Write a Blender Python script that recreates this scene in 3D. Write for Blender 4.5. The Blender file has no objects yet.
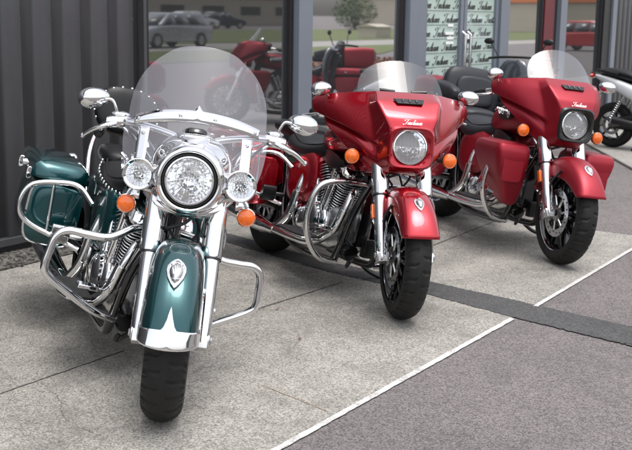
import bpy, math, random
from mathutils import Vector, Matrix
random.seed(7)
PI = math.pi
rad = math.radians
scene = bpy.context.scene
col = scene.collection

# ------------------------------------------------------------------ camera
F_PX, CAM_H, PITCH, ROLL, YAW = 1086.6, 1.525, rad(11.03), rad(0.94), rad(33.06)
cd = bpy.data.cameras.new('camera')
cam = bpy.data.objects.new('camera', cd)
col.objects.link(cam)
scene.camera = cam
cd.sensor_width = 36.0
cd.lens = F_PX / 632.0 * 36.0
cd.clip_end = 2000
fw = Vector((math.cos(YAW) * math.cos(PITCH), math.sin(YAW) * math.cos(PITCH), -math.sin(PITCH)))
rt = Vector((math.sin(YAW), -math.cos(YAW), 0))
up = rt.cross(fw)
cr, sr = math.cos(ROLL), math.sin(ROLL)
rt2 = rt * cr + up * sr
up2 = up * cr - rt * sr
mw = Matrix((rt2, up2, -fw)).transposed().to_4x4()
mw.translation = Vector((0, 0, CAM_H))
cam.matrix_world = mw
cd.dof.use_dof = True
cd.dof.focus_distance = 4.5
cd.dof.aperture_fstop = 7.1

# ------------------------------------------------------------------ light
SUN_EL, SUN_AZ = rad(74), rad(-105)      # azimuth measured from +X, anticlockwise
world = bpy.data.worlds.new('World')
scene.world = world
world.use_nodes = True
wn = world.node_tree
wn.nodes.clear()
wo = wn.nodes.new('ShaderNodeOutputWorld')
wb = wn.nodes.new('ShaderNodeBackground')
sky = wn.nodes.new('ShaderNodeTexSky')
sky.sky_type = 'NISHITA'
sky.sun_disc = False
sky.sun_elevation = SUN_EL
sky.sun_rotation = PI / 2 - SUN_AZ
sky.dust_density = 4.0
sky.ozone_density = 0.6
hs = wn.nodes.new('ShaderNodeHueSaturation')
hs.inputs['Saturation'].default_value = 0.30
wb.inputs['Strength'].default_value = 0.15
wn.links.new(sky.outputs[0], hs.inputs['Color'])
wn.links.new(hs.outputs[0], wb.inputs['Color'])
wn.links.new(wb.outputs[0], wo.inputs['Surface'])
sl = bpy.data.lights.new('sun', 'SUN')
sl.energy = 0.55
sl.angle = rad(30)
sl.color = (1.0, 0.97, 0.93)
sun = bpy.data.objects.new('sun', sl)
col.objects.link(sun)
sdir = Vector((math.cos(SUN_AZ) * math.cos(SUN_EL), math.sin(SUN_AZ) * math.cos(SUN_EL), math.sin(SUN_EL)))
sun.rotation_euler = (-sdir).to_track_quat('-Z', 'Y').to_euler()
sun.location = (0, -3, 12)
vs = scene.view_settings
vs.view_transform = 'Standard'
vs.look = 'None'
vs.gamma = 1
vs.use_curve_mapping = False
vs.exposure = 1.15


# ------------------------------------------------------------------ helpers
def V(*a):
    return Vector(a)


def catmull(pts, k):
    pts = [Vector(p) for p in pts]
    if k <= 1 or len(pts) < 3:
        return pts
    out = []
    n = len(pts)
    for i in range(n - 1):
        p1, p2 = pts[i], pts[i + 1]
        p0 = pts[i - 1] if i else p1 * 2 - p2
        p3 = pts[i + 2] if i + 2 < n else p2 * 2 - p1
        for j in range(k):
            t = j / k
            out.append(0.5 * ((2 * p1) + (p2 - p0) * t + (2 * p0 - 5 * p1 + 4 * p2 - p3) * t * t
                              + (3 * p1 - p0 - 3 * p2 + p3) * t ** 3))
    out.append(pts[-1])
    return out


def lerp_list(vals, m):
    n = len(vals)
    out = []
    for i in range(m):
        t = i / (m - 1) * (n - 1)
        a = min(int(t), n - 2)
        out.append(vals[a] + (vals[a + 1] - vals[a]) * (t - a))
    return out


def spow(v, e):
    return math.copysign(abs(v) ** e, v)


def ring(c, ua, va, a, b, p=2.0, n=28):
    c = Vector(c); ua = Vector(ua); va = Vector(va)
    return [c + ua * (a * spow(math.cos(2 * PI * i / n), 2 / p)) + va * (b * spow(math.sin(2 * PI * i / n), 2 / p))
            for i in range(n)]


class MB:
    def __init__(self):
        self.v = []
        self.f = []
        self.uv = None

    def add(self, vs_, fs_):
        o = len(self.v)
        self.v += [tuple(x) for x in vs_]
        self.f += [tuple(i + o for i in f) for f in fs_]
        return self

    def loft(self, secs, cap=True, closed=True):
        n = len(secs[0])
        vs_ = [p for s in secs for p in s]
        fs_ = []
        m = n if closed else n - 1
        for i in range(len(secs) - 1):
            for j in range(m):
                a = i * n + j
                b = i * n + (j + 1) % n
                fs_.append((a, b, b + n, a + n))
        if cap and closed:
            fs_.append(tuple(range(n - 1, -1, -1)))
            o = (len(secs) - 1) * n
            fs_.append(tuple(o + j for j in range(n)))
        return self.add(vs_, fs_)

    def tube(self, pts, r, n=12, k=1, cap=True):
        P = catmull(pts, k)
        m = len(P)
        R = lerp_list(list(r), m) if isinstance(r, (list, tuple)) else [r] * m
        secs = []
        nrm = None
        for i in range(m):
            t = (P[min(i + 1, m - 1)] - P[max(i - 1, 0)]).normalized()
            if nrm is None:
                nrm = t.orthogonal().normalized()
            else:
                nrm = (nrm - t * nrm.dot(t)).normalized()
            b = t.cross(nrm)
            secs.append([P[i] + nrm * (R[i] * math.cos(2 * PI * j / n)) + b * (R[i] * math.sin(2 * PI * j / n))
                         for j in range(n)])
        return self.loft(secs, cap)

    def lathe(self, prof, o, ax, n=32, cap=False, ref=None):
        o = Vector(o)
        ax = Vector(ax).normalized()
        u = (Vector(ref) - ax * ax.dot(Vector(ref))).normalized() if ref else ax.orthogonal().normalized()
        w = ax.cross(u)
        secs = [[o + ax * h + u * (r * math.cos(2 * PI * j / n)) + w * (r * math.sin(2 * PI * j / n)) for j in range(n)]
                for r, h in prof]
        return self.loft(secs, cap)

    def box(self, c, s, R=None):
        c = Vector(c)
        vs_ = []
        for x in (-.5, .5):
            for y in (-.5, .5):
                for z in (-.5, .5):
                    p = Vector((x * s[0], y * s[1], z * s[2]))
                    if R:
                        p = R @ p
                    vs_.append(c + p)
        return self.add(vs_, [(0, 1, 3, 2), (4, 6, 7, 5), (0, 4, 5, 1), (2, 3, 7, 6), (0, 2, 6, 4), (1, 5, 7, 3)])

    def ell(self, c, r, R=None, nu=24, nv=12):
        c = Vector(c)
        secs = []
        for i in range(nv + 1):
            a = -PI / 2 + PI * i / nv
            s = []
            for j in range(nu):
                b = 2 * PI * j / nu
                p = Vector((r[0] * math.cos(a) * math.cos(b), r[1] * math.cos(a) * math.sin(b), r[2] * math.sin(a)))
                s.append(c + (R @ p if R else p))
            secs.append(s)
        return self.loft(secs, False)

    def prism(self, pts, d):
        d = Vector(d)
        n = len(pts)
        pts = [Vector(p) for p in pts]
        vs_ = pts + [p + d for p in pts]
        fs_ = [tuple(range(n - 1, -1, -1)), tuple(range(n, 2 * n))]
        fs_ += [(i, (i + 1) % n, (i + 1) % n + n, i + n) for i in range(n)]
        return self.add(vs_, fs_)

    def grid(self, fn, nu, nv):
        vs_ = [fn(i / nu, j / nv) for j in range(nv + 1) for i in range(nu + 1)]
        fs_ = [(j * (nu + 1) + i, j * (nu + 1) + i + 1, (j + 1) * (nu + 1) + i + 1, (j + 1) * (nu + 1) + i)
               for j in range(nv) for i in range(nu)]
        return self.add(vs_, fs_)

    def build(self, name, mat, parent=None, xf=None, bevel=0, angle=38, sub=0, solid=0, segs=2, weld=True, off=-1):
        me = bpy.data.meshes.new(name)
        v = [tuple(xf(Vector(p))) for p in self.v] if xf else self.v
        me.from_pydata(v, [], self.f)
        if self.uv:
            l = me.uv_layers.new(name='UVMap')
            for lp in me.loops:
                l.data[lp.index].uv = self.uv[lp.vertex_index]
        import bmesh
        bm = bmesh.new()
        bm.from_mesh(me)
        if weld and not self.uv:
            bmesh.ops.remove_doubles(bm, verts=bm.verts, dist=1e-6)
        bmesh.ops.recalc_face_normals(bm, faces=bm.faces)
        bm.to_mesh(me)
        bm.free()
        me.shade_smooth()
        me.set_sharp_from_angle(angle=rad(angle))
        me.materials.append(mat)
        o = bpy.data.objects.new(name, me)
        col.objects.link(o)
        if parent is not None:
            o.parent = parent
        if solid:
            m = o.modifiers.new('solid', 'SOLIDIFY'); m.thickness = solid; m.offset = off
        if bevel:
            m = o.modifiers.new('bevel', 'BEVEL'); m.width = bevel; m.segments = segs; m.limit_method = 'ANGLE'
            m.angle_limit = rad(35)
        if sub:
            m = o.modifiers.new('sub', 'SUBSURF'); m.levels = sub; m.render_levels = sub
        return o


def tag(o, label=None, cat=None, group=None, kind=None):
    if label: o['label'] = label
    if cat: o['category'] = cat
    if group: o['group'] = group
    if kind: o['kind'] = kind
    return o


def thing(name, label, cat, loc=(0, 0, 0), rot=(0, 0, 0), group=None):
    o = bpy.data.objects.new(name, None)
    o.empty_display_size = .2
    col.objects.link(o)
    o.location = loc
    o.rotation_euler = rot
    return tag(o, label, cat, group)


def copy_tree(o, parent=None):
    c = o.copy()
    col.objects.link(c)
    if parent is not None:
        c.parent = parent
    for ch in list(o.children):
        copy_tree(ch, c)
    return c


# ------------------------------------------------------------------ materials
class NT:
    def __init__(self, name):
        self.m = bpy.data.materials.new(name)
        self.m.use_nodes = True
        self.t = self.m.node_tree
        self.b = self.t.nodes['Principled BSDF']
        self.out = self.t.nodes['Material Output']

    def n(self, typ, **kw):
        nd = self.t.nodes.new('ShaderNode' + typ)
        for k, v in kw.items():
            if hasattr(nd, k) and not k[0].isupper():
                setattr(nd, k, v)
            else:
                nd.inputs[k.replace('_', ' ')].default_value = v
        return nd

    def l(self, a, b):
        self.t.links.new(a, b)
        return self

    def coords(self, kind='Object'):
        return self.n('TexCoord').outputs[kind]

    def noise(self, scale, detail=4, rough=.6, vec=None, dist=0):
        nd = self.n('TexNoise')
        nd.inputs['Scale'].default_value = scale
        nd.inputs['Detail'].default_value = detail
        nd.inputs['Roughness'].default_value = rough
        nd.inputs['Distortion'].default_value = dist
        self.l(vec if vec is not None else self.coords(), nd.inputs['Vector'])
        return nd.outputs['Fac']

    def ramp(self, fac, stops):
        nd = self.n('ValToRGB')
        e = nd.color_ramp.elements
        while len(e) < len(stops):
            e.new(.5)
        for i, (p, c) in enumerate(stops):
            e[i].position = p
            e[i].color = (c, c, c, 1) if isinstance(c, (int, float)) else (*c, 1)
        self.l(fac, nd.inputs['Fac'])
        return nd.outputs['Color']

    def mix(self, fac, a, b, mode='MIX'):
        nd = self.n('Mix', data_type='RGBA', blend_type=mode)
        for s, i in ((fac, 0), (a, 6), (b, 7)):
            if isinstance(s, (int, float)):
                nd.inputs[i].default_value = s if i == 0 else (s, s, s, 1)
            elif isinstance(s, tuple):
                nd.inputs[i].default_value = (*s, 1)
            else:
                self.l(s, nd.inputs[i])
        return nd.outputs[2]

    def math(self, op, a, b=None, c=None):
        nd = self.n('Math', operation=op)
        for i, s in enumerate((a, b, c)):
            if s is None: continue
            if isinstance(s, (int, float)): nd.inputs[i].default_value = s
            else: self.l(s, nd.inputs[i])
        return nd.outputs[0]

    def bump(self, h, strength=.3, dist=.01):
        nd = self.n('Bump')
        nd.inputs['Strength'].default_value = strength
        nd.inputs['Distance'].default_value = dist
        self.l(h, nd.inputs['Height'])
        self.l(nd.outputs[0], self.b.inputs['Normal'])
        return nd

    def set(self, **kw):
        for k, v in kw.items():
            k = k.replace('_', ' ')
            if isinstance(v, bpy.types.NodeSocket): self.l(v, self.b.inputs[k])
            elif isinstance(v, tuple): self.b.inputs[k].default_value = (*v, 1)
            else: self.b.inputs[k].default_value = v
        return self


def simple(name, colr, rough=.5, metal=0., var=.15, vscale=12, **kw):
    t = NT(name)
    nz = t.noise(vscale, 5)
    c = t.mix(nz, tuple(x * (1 - var) for x in colr), tuple(min(1, x * (1 + var)) for x in colr))
    t.set(Base_Color=c, Metallic=metal, **kw)
    t.set(Roughness=t.ramp(nz, [(.3, max(0, rough * .8)), (.7, min(1, rough * 1.2))]))
    return t.m


M = {}


def paint(name, colr, rough, coat, metal, flake=.25):
    t = NT(name)
    vo = t.n('TexVoronoi')
    vo.inputs['Scale'].default_value = 900
    t.l(t.coords(), vo.inputs['Vector'])
    c = t.mix(t.math('MULTIPLY', vo.outputs['Color'], flake), colr, tuple(min(1, x * 2.2 + .02) for x in colr))
    t.set(Base_Color=c, Metallic=metal, Roughness=rough, Coat_Weight=coat, Coat_Roughness=.025)
    return t.m


M['teal'] = paint('teal_paint', (.0, .050, .056), .26, 1, .75, .12)
M['red'] = paint('red_paint', (.37, .001, .012), .26, 1, .75, .12)
M['matte_red'] = paint('matte_red_paint', (.27, .006, .018), .42, .0, .5, .12)
M['matte_red'].node_tree.nodes['Principled BSDF'].inputs['Coat Weight'].default_value = .25
M['matte_red'].node_tree.nodes['Principled BSDF'].inputs['Coat Roughness'].default_value = .35


def chrome(name, c, rough):
    t = NT(name)
    nz = t.noise(35, 6, .7)
    t.set(Base_Color=(c, c, c * 1.01), Metallic=1.0, Roughness=t.ramp(nz, [(.35, rough * .6), (.7, rough * 1.7)]))
    return t.m


M['chrome'] = chrome('chrome', .78, .022)
M['steel'] = chrome('steel', .55, .24)
M['alu'] = chrome('cast_aluminium', .62, .30)
M['fin'] = chrome('machined_fins', .60, .28)
M['dark_steel'] = chrome('dark_steel', .20, .30)
M['reflector'] = chrome('reflector', .96, .05)
M['black'] = simple('black_plastic', (.007, .007, .0075), .35)
M['gloss_black'] = simple('gloss_black', (.004, .004, .0045), .12, Coat_Weight=.6)
M['rubber'] = simple('rubber', (.010, .010, .0105), .6, var=.3, vscale=30)
M['white_decal'] = simple('white_decal', (.82, .82, .8), .4, var=.03)
M['amber'] = simple('amber_lens', (.95, .16, .008), .14, var=.06, Transmission_Weight=.15, Coat_Weight=1.0)
M['red_lens'] = simple('red_lens', (.5, .01, .01), .15, Coat_Weight=1.0)


def leather():
    t = NT('black_leather')
    vo = t.n('TexVoronoi', feature='DISTANCE_TO_EDGE')
    vo.inputs['Scale'].default_value = 260
    t.l(t.coords(), vo.inputs['Vector'])
    t.set(Base_Color=(.007, .007, .008), Roughness=.40, Specular_IOR_Level=.35)
    t.bump(vo.outputs['Distance'], .25, .002)
    return t.m


M['leather'] = leather()
M['grey_vinyl'] = simple('grey_vinyl', (.020, .021, .026), .45, Specular_IOR_Level=.35)


def tyre_mat():
    t = NT('tyre_rubber')
    uv = t.n('UVMap')
    sp = t.n('SeparateXYZ')
    t.l(uv.outputs[0], sp.inputs[0])
    u, v = sp.outputs[0], sp.outputs[1]          # u round the wheel 0..1, v across -1..1
    av = t.math('ABSOLUTE', v)
    # sweeping grooves
    side = t.math('MULTIPLY', t.math('SIGN', v), .5)
    ph = t.math('ADD', t.math('MULTIPLY', u, 26), t.math('ADD', t.math('MULTIPLY', t.math('POWER', av, .75), 1.5), side))
    ph = t.math('ADD', ph, t.math('MULTIPLY', t.math('SINE', t.math('MULTIPLY', av, 9)), .10))
    fr = t.math('FRACT', ph)
    d = t.math('ABSOLUTE', t.math('SUBTRACT', fr, .5))
    g = t.math('LESS_THAN', d, .055)
    inr = t.math('MULTIPLY', t.math('GREATER_THAN', av, .10), t.math('LESS_THAN', av, .60))
    g = t.math('MULTIPLY', g, inr)
    # sidewall rings
    rg = t.math('MULTIPLY', t.math('GREATER_THAN', t.math('SINE', t.math('MULTIPLY', av, 130)), .8), t.math('GREATER_THAN', av, .72))
    h = t.math('SUBTRACT', t.math('MULTIPLY', rg, .15), g)
    nz = t.noise(60, 4)
    base = t.mix(nz, (.009, .009, .0095), (.020, .0195, .019))
    t.set(Base_Color=base, Roughness=.62, Specular_IOR_Level=.28)
    t.bump(h, .9, .005)
    return t.m


M['tyre'] = tyre_mat()


def lens_mat(name, tint=(1, 1, 1), gl=.12, haze=0.0, hz=(.8, .8, .84)):
    """thin clear sheet: what lies behind plus a mirror image, more at grazing angles"""
    t = NT(name)
    tr = t.n('BsdfTransparent'); tr.inputs[0].default_value = (*tint, 1)
    g = t.n('BsdfGlossy'); g.inputs['Roughness'].default_value = .02
    lw = t.n('Fresnel'); lw.inputs['IOR'].default_value = 1.5
    fac = t.math('MINIMUM', t.math('ADD', t.math('MULTIPLY', lw.outputs[0], 1.6), gl), .95)
    mx = t.n('MixShader')
    t.l(fac, mx.inputs[0]); t.l(tr.outputs[0], mx.inputs[1]); t.l(g.outputs[0], mx.inputs[2])
    last = mx
    if haze:  # pale diffuse veil mixed in, brightening the sheet like reflected sky
        df = t.n('BsdfDiffuse'); df.inputs[0].default_value = (*hz, 1)
        m2 = t.n('MixShader'); m2.inputs[0].default_value = haze
        t.l(mx.outputs[0], m2.inputs[1]); t.l(df.outputs[0], m2.inputs[2])
        last = m2
    t.l(last.outputs[0], t.out.inputs['Surface'])
    return t.m


M['lens'] = lens_mat('lamp_lens', (.98, .99, 1), .0, .07, (.95, .95, .97))
M['whitened_lens'] = lens_mat('whitened_lens', (.98, .99, 1), .0, .20, (.97, .97, .98))  # white haze paints in the brightness of a reflector catching the sky
M['screen'] = lens_mat('clear_screen', (.90, .90, .93), .015, .11, (.68, .67, .74))  # lilac haze puts milky sky sheen into the colour
M['light_screen'] = lens_mat('light_screen', (.78, .78, .81), .0, .06, (.62, .62, .66))
M['tint_screen'] = lens_mat('smoked_screen', (.40, .41, .44), .0, .05, (.55, .55, .6))
M['window'] = lens_mat('window_glass', (.55, .60, .60), .24, .035, (.50, .54, .58))
M['car_glass'] = simple('car_glass', (.02, .022, .025), .05, Coat_Weight=1.0)


def ribbed():
    t = NT('ribbed_reflector')
    w = t.n('TexWave', wave_type='BANDS', bands_direction='Y')
    w.inputs['Scale'].default_value = 42
    w.inputs['Distortion'].default_value = .6
    t.l(t.coords(), w.inputs['Vector'])
    vo = t.n('TexVoronoi'); vo.inputs['Scale'].default_value = 75
    t.l(t.coords(), vo.inputs['Vector'])
    t.set(Base_Color=(.97, .97, .98), Metallic=.8, Roughness=.07)
    t.bump(t.math('ADD', t.math('MULTIPLY', w.outputs['Fac'], .5), t.math('MULTIPLY', vo.outputs['Distance'], 1.6)), 1.0, .010)
    return t.m


M['ribbed'] = ribbed()


def aggregate(name, c1, c2, c3, scale, bump, stain, rough=.9, dark=.55):
    t = NT(name)
    co = t.coords()
    vo = t.n('TexVoronoi'); vo.inputs['Scale'].default_value = scale
    t.l(co, vo.inputs['Vector'])
    bw = t.n('RGBToBW'); t.l(vo.outputs['Color'], bw.inputs[0])
    c = t.ramp(bw.outputs[0], [(.15, c1), (.45, c2), (.85, c3)])
    n1 = t.noise(scale * .9, 5, .75, co)
    c = t.mix(1.0, c, t.ramp(n1, [(.30, .62), (.50, .97), (.75, 1.18)]), 'MULTIPLY')
    n2 = t.noise(.9, 6, .62, co, .6)
    c = t.mix(1.0, c, t.ramp(n2, [(.30, 1 - stain), (.52, 1.0), (.75, 1 + stain * .35)]), 'MULTIPLY')
    n3 = t.noise(7, 6, .7, co, .8)
    c = t.mix(1.0, c, t.ramp(n3, [(.30, 1 - stain * .7), (.55, 1.0), (.8, 1.0 + stain * .25)]), 'MULTIPLY')
    n4 = t.noise(2.4, 3, .5, co, 1.6)
    c = t.mix(t.math('MULTIPLY', t.ramp(n4, [(.55, 0.0), (.72, 1.0)]), .28 * stain / .3), c, tuple(x * .45 for x in c1))
    t.set(Base_Color=c, Roughness=rough)
    h = t.math('ADD', vo.outputs['Distance'], t.math('MULTIPLY', n1, .8))
    t.bump(h, bump, .004)
    return t.m


M['concrete'] = aggregate('exposed_concrete', (.155, .146, .130), (.275, .262, .237), (.42, .40, .365), 165, .40, .30)
M['asphalt'] = aggregate('asphalt', (.072, .063, .063), (.142, .126, .124), (.225, .203, .20), 170, .5, .18)
M['patch'] = aggregate('dark_asphalt_patch', (.033, .033, .034), (.062, .062, .063), (.10, .10, .10), 160, .3, .25)
M['gravel'] = aggregate('gravel', (.018, .017, .015), (.06, .055, .048), (.19, .18, .16), 55, 1.0, .4)
M['pavement'] = aggregate('pavement', (.22, .21, .19), (.27, .26, .24), (.33, .31, .29), 60, .3, .12)
M['grass'] = aggregate('lawn', (.045, .075, .016), (.09, .12, .028), (.15, .15, .05), 30, .8, .25)
M['joint'] = simple('joint_filler', (.06, .055, .05), .95, vscale=40, var=.4)


def line_mat():
    t = NT('worn_white_paint')
    n1 = t.noise(90, 6, .8); n2 = t.noise(9, 5, .7)
    m = t.math('ADD', t.math('MULTIPLY', n1, .6), t.math('MULTIPLY', n2, .5))
    c = t.mix(t.ramp(m, [(.44, 0.0), (.54, 1.0)]), (.24, .225, .21), (.50, .495, .485))
    t.set(Base_Color=c, Roughness=.8)
    t.bump(n1, .3, .003)
    return t.m


M['line'] = line_mat()


def cladding(name, c):
    t = NT(name)
    n1 = t.noise(3, 5, .6); n2 = t.noise(140, 3, .6)
    cc = t.mix(n1, tuple(x * .86 for x in c), tuple(x * 1.12 for x in c))
    t.set(Base_Color=cc, Roughness=t.ramp(n1, [(.3, .38), (.7, .52)]), Metallic=.15)
    t.bump(n2, .05, .001)
    return t.m


M['clad'] = cladding('dark_grey_cladding', (.122, .126, .137))
M['flash'] = cladding('flashing', (.058, .06, .064))
M['frame'] = simple('blue_grey_frame', (.155, .175, .21), .35, var=.06, vscale=3)
M['gasket'] = simple('black_gasket', (.012, .012, .014), .4)
M['maroon'] = simple('maroon_panel', (.115, .008, .016), .35, var=.08, vscale=3)
M['paper'] = simple('poster_paper', (.40, .50, .455), .5, var=.10, vscale=2, Coat_Weight=1.0)
M['ink'] = simple('black_ink', (.02, .026, .026), .4, Coat_Weight=1.0)
M['interior'] = simple('interior_wall', (.10, .10, .10), .7, vscale=2)
M['int_floor'] = simple('interior_floor', (.16, .15, .14), .3, vscale=2)
M['beige'] = simple('beige_wall', (.40, .36, .29), .8, vscale=1)
M['greywall'] = simple('grey_wall', (.22, .235, .25), .7, vscale=1)
M['orange'] = simple('orange_fascia', (.55, .17, .06), .6, vscale=1)
M['white'] = simple('white_body', (.74, .75, .76), .22, var=.03, Coat_Weight=.8)
M['silver'] = simple('silver_body', (.46, .48, .51), .25, .6, var=.04, Coat_Weight=.8)
M['carblack'] = simple('dark_body', (.03, .035, .045), .2, .3, Coat_Weight=.8)
M['carred'] = simple('red_body', (.35, .015, .02), .2, .2, Coat_Weight=.8)
M['leaf'] = simple('leaf', (.05, .075, .022), .7, var=.6, vscale=3)
M['rust_leaf'] = simple('autumn_leaf', (.16, .055, .025), .7, var=.7, vscale=6)
M['bark'] = simple('bark', (.09, .065, .045), .9, var=.4)


# ------------------------------------------------------------------ ground
def sheet(name, pts, z, mat, kind='structure', sub=None):
    m = MB()
    m.add([(x, y, z) for x, y in pts], [tuple(range(len(pts)))])
    o = m.build(name, mat)
    tag(o, kind=kind)
    return o


def rough_edge(a, b, n, amp):
    a, b = Vector(a), Vector(b)
    d = (b - a).normalized()
    nn = Vector((-d.y, d.x))
    return [tuple(a + (b - a) * (i / n) + nn * (random.gauss(0, amp))) for i in range(n + 1)]


sheet('ground', [(-400, -400), (500, -400), (500, 400), (-400, 400)], 0.0, M['asphalt'])
sheet('concrete_slab', [(-3, 2.06), (7.62, 2.10), (7.60, 4.97), (-3, 4.97)], .003, M['concrete'])
# dark resurfaced trench crossing the slab and the road
tr_l = [(5.98, 4.97), (5.88, 4.5), (5.58, 3.5), (5.51, 2.8), (5.40, 2.15), (5.28, 1.54), (4.9, -.3), (4.6, -2.2)]
tr_r = [(5.74, 4.97), (5.66, 4.4), (5.36, 3.4), (5.25, 2.7), (5.08, 2.05), (4.96, 1.44), (4.55, -.4), (4.2, -2.3)]
pl, prr = [], []
for i in range(len(tr_l) - 1):
    pl += rough_edge(tr_l[i], tr_l[i + 1], 60, .0045)[:-1]
    prr += rough_edge(tr_r[i], tr_r[i + 1], 60, .0045)[:-1]
m = MB()
n = len(pl)
m.add([(x, y, .006) for x, y in pl] + [(x, y, .006) for x, y in prr], [(i, i + 1, n + i + 1, n + i) for i in range(n - 1)])
tag(m.build('resurfaced_trench', M['patch']), kind='structure')
# worn white bay line
for a, b, w, z in (((-3, 2.085), (5.06, 2.085), .030, .0066), ((5.36, 2.08), (7.58, 2.12), .026, .0066)):
    e1 = rough_edge((a[0], a[1] - w / 2), (b[0], b[1] - w / 2), 320, .0013)
    e2 = rough_edge((a[0], a[1] + w / 2), (b[0], b[1] + w / 2), 320, .0013)
    m = MB(); n = len(e1)
    m.add([(x, y, z) for x, y in e1] + [(x, y, z) for x, y in e2], [(i, i + 1, n + i + 1, n + i) for i in range(n - 1)])
    tag(m.build('painted_line', M['line']), kind='structure')
# control joints in the slab
for a, b, w in (((3.6, 3.30), (5.2, 3.19), .010), ((5.62, 3.22), (7.6, 3.27), .009), ((1.2, 3.34), (3.5, 3.31), .008)):
    e1 = rough_edge((a[0], a[1] - w / 2), (b[0], b[1] - w / 2), 90, .002)
    e2 = rough_edge((a[0], a[1] + w / 2), (b[0], b[1] + w / 2), 90, .002)
    m = MB(); n = len(e1)
    m.add([(x, y, .0052) for x, y in e1] + [(x, y, .0052) for x, y in e2], [(i, i + 1, n + i + 1, n + i) for i in range(n - 1)])
    tag(m.build('slab_joint', M['joint']), kind='structure')
sheet('gravel_strip', [(-3, 4.95), (5.75, 4.95), (5.75, 5.34), (-3, 5.34)], .009, M['gravel'])
m = MB(); m.prism([(14.0, 5.16, 0), (9.4, 2.33, 0), (11.5, .6, 0), (60, .6, 0), (60, 5.5, 0), (14, 5.5, 0)], (0, 0, .03))
tag(m.build('pavement', M['pavement'], bevel=.01), kind='structure')
# loose stones in the gravel strip by the wall
m = MB()
for i in range(420):
    x = random.uniform(3.2, 5.7); y = random.uniform(4.93, 5.24); s = random.uniform(.005, .014)
    m.ell((x, y, .009 + s * .3), (s, s * random.uniform(.6, 1), s * .6), Matrix.Rotation(random.uniform(0, 3), 3, 'Z'), 6, 4)
tag(m.build('loose_gravel', M['gravel']), 'loose grey gravel along the foot of the corrugated wall', 'gravel', kind='stuff')
m = MB()
for i in range(26):
    x = random.uniform(3.0, 7.4); y = random.uniform(2.2, 4.6); s = random.uniform(.006, .016)
    a = random.uniform(0, 6.3)
    m.add([(x + s * math.cos(a + q), y + s * .55 * math.sin(a + q * 1.0), .0095 + .003 * (k % 2)) for k, q in enumerate((0, 1.4, 3.0, 4.5))], [(0, 1, 2, 3)])
tag(m.build('fallen_leaf_bits', M['rust_leaf']), 'tiny brown leaf bits scattered on the concrete', 'leaf litter', kind='stuff')

# ------------------------------------------------------------------ building front (facade plane Y = FY)
FY = 5.30
WALL_H = 4.4


def corrugated(x0, x1, y, z0, z1, pitch, depth, mat, parent, name='cladding', phase=0):
    pr = []
    x = x0
    i = 0
    segs = (.56, .045, .35, .045)     # wide flat, slope, recess, slope
    lv = (0, 0, 1, 1)
    pts = [(x0, 0)]
    x = x0 - phase
    while x < x1:
        for w, d in zip(segs, (0, 1, 1, 0)):
            x += w * pitch
            if x0 < x < x1:
                pts.append((x, d))
    # small stiffening ribs on the flats
    pts.append((x1, pts[-1][1]))
    vs_ = []
    for px, d in pts:
        vs_ += [(px, y + d * depth, z0), (px, y + d * depth, z1)]
    fs_ = [(2 * k, 2 * k + 2, 2 * k + 3, 2 * k + 1) for k in range(len(pts) - 1)]
    mm = MB(); mm.add(vs_, fs_)
    return mm.build(name, mat, parent, bevel=0, angle=20, solid=.002)


wl = thing('corrugated_wall', 'dark grey corrugated metal wall beside the shop window, behind the green motorcycle', 'wall', (0, FY, 0))
corrugated(-3.0, 5.84, 0, .10, WALL_H, .255, .024, M['clad'], wl, phase=.06)
m = MB(); m.box((1.43, .01, .075), (8.86, .07, .05)); m.box((1.43, .045, .03), (8.86, .05, .05))
m.build('base_flashing', M['flash'], wl, bevel=.004)
m = MB(); m.box((5.845, .01, WALL_H / 2 + .05), (.03, .09, WALL_H - .1))
m.build('corner_trim', M['flash'], wl, bevel=.003)
m = MB(); m.box((1.43, .15, WALL_H / 2), (8.84, .2, WALL_H - .02)); m.build('core', M['gasket'], wl)
for k in range(5, 35):
    xs_ = -3.0 - .06 + k * .255 + .14
    if not 3 < xs_ < 5.8: continue
    for zz in (.32, 1.46, 2.6):
        m = MB(); m.lathe([(.0001, -.004), (.006, -.004), (.0075, .001), (.012, .002)], (xs_, 0, zz), (0, 1, 0), 10)
        m.build('screw', M['flash'], wl)
wr = thing('corrugated_wall', 'narrow ribbed dark metal wall at the far right, behind the white scooter', 'wall', (0, FY, 0))
corrugated(16.12, 40, -.02, .05, WALL_H, .215, .045, M['clad'], wr)
m = MB(); m.box((28.1, .15, WALL_H / 2), (23.9, .2, WALL_H - .02)); m.build('core', M['gasket'], wr)
m = MB(); m.box((28.1, .0, .04), (23.9, .08, .05)); m.build('base_flashing', M['flash'], wr, bevel=.004)
# parapet over everything
pp = thing('parapet', 'dark grey metal parapet along the top of the shop front', 'parapet', (0, FY, 0))
m = MB(); m.box((18.5, .1, WALL_H + .2), (43, .5, .4)); m.build('fascia', M['clad'], pp, bevel=.01)

GL_TOP = 3.4


def pane(x0, x1, z0, z1, parent, tilt=0.0, name='pane', y=.03):
    mm = MB()
    dz = (z1 - z0) * math.tan(rad(tilt))
    mm.add([(x0, y, z0), (x1, y, z0), (x1, y + dz, z1), (x0, y + dz, z1)], [(0, 1, 2, 3)])
    return mm.build(name, M['window'], parent)


def bars(lst, parent, mat='frame', name='frame'):
    mm = MB()
    for x0, x1, z0, z1, y0, y1 in lst:
        mm.box(((x0 + x1) / 2, (y0 + y1) / 2, (z0 + z1) / 2), (x1 - x0, y1 - y0, z1 - z0))
    return mm.build(name, M[mat], parent, bevel=.003)


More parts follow.
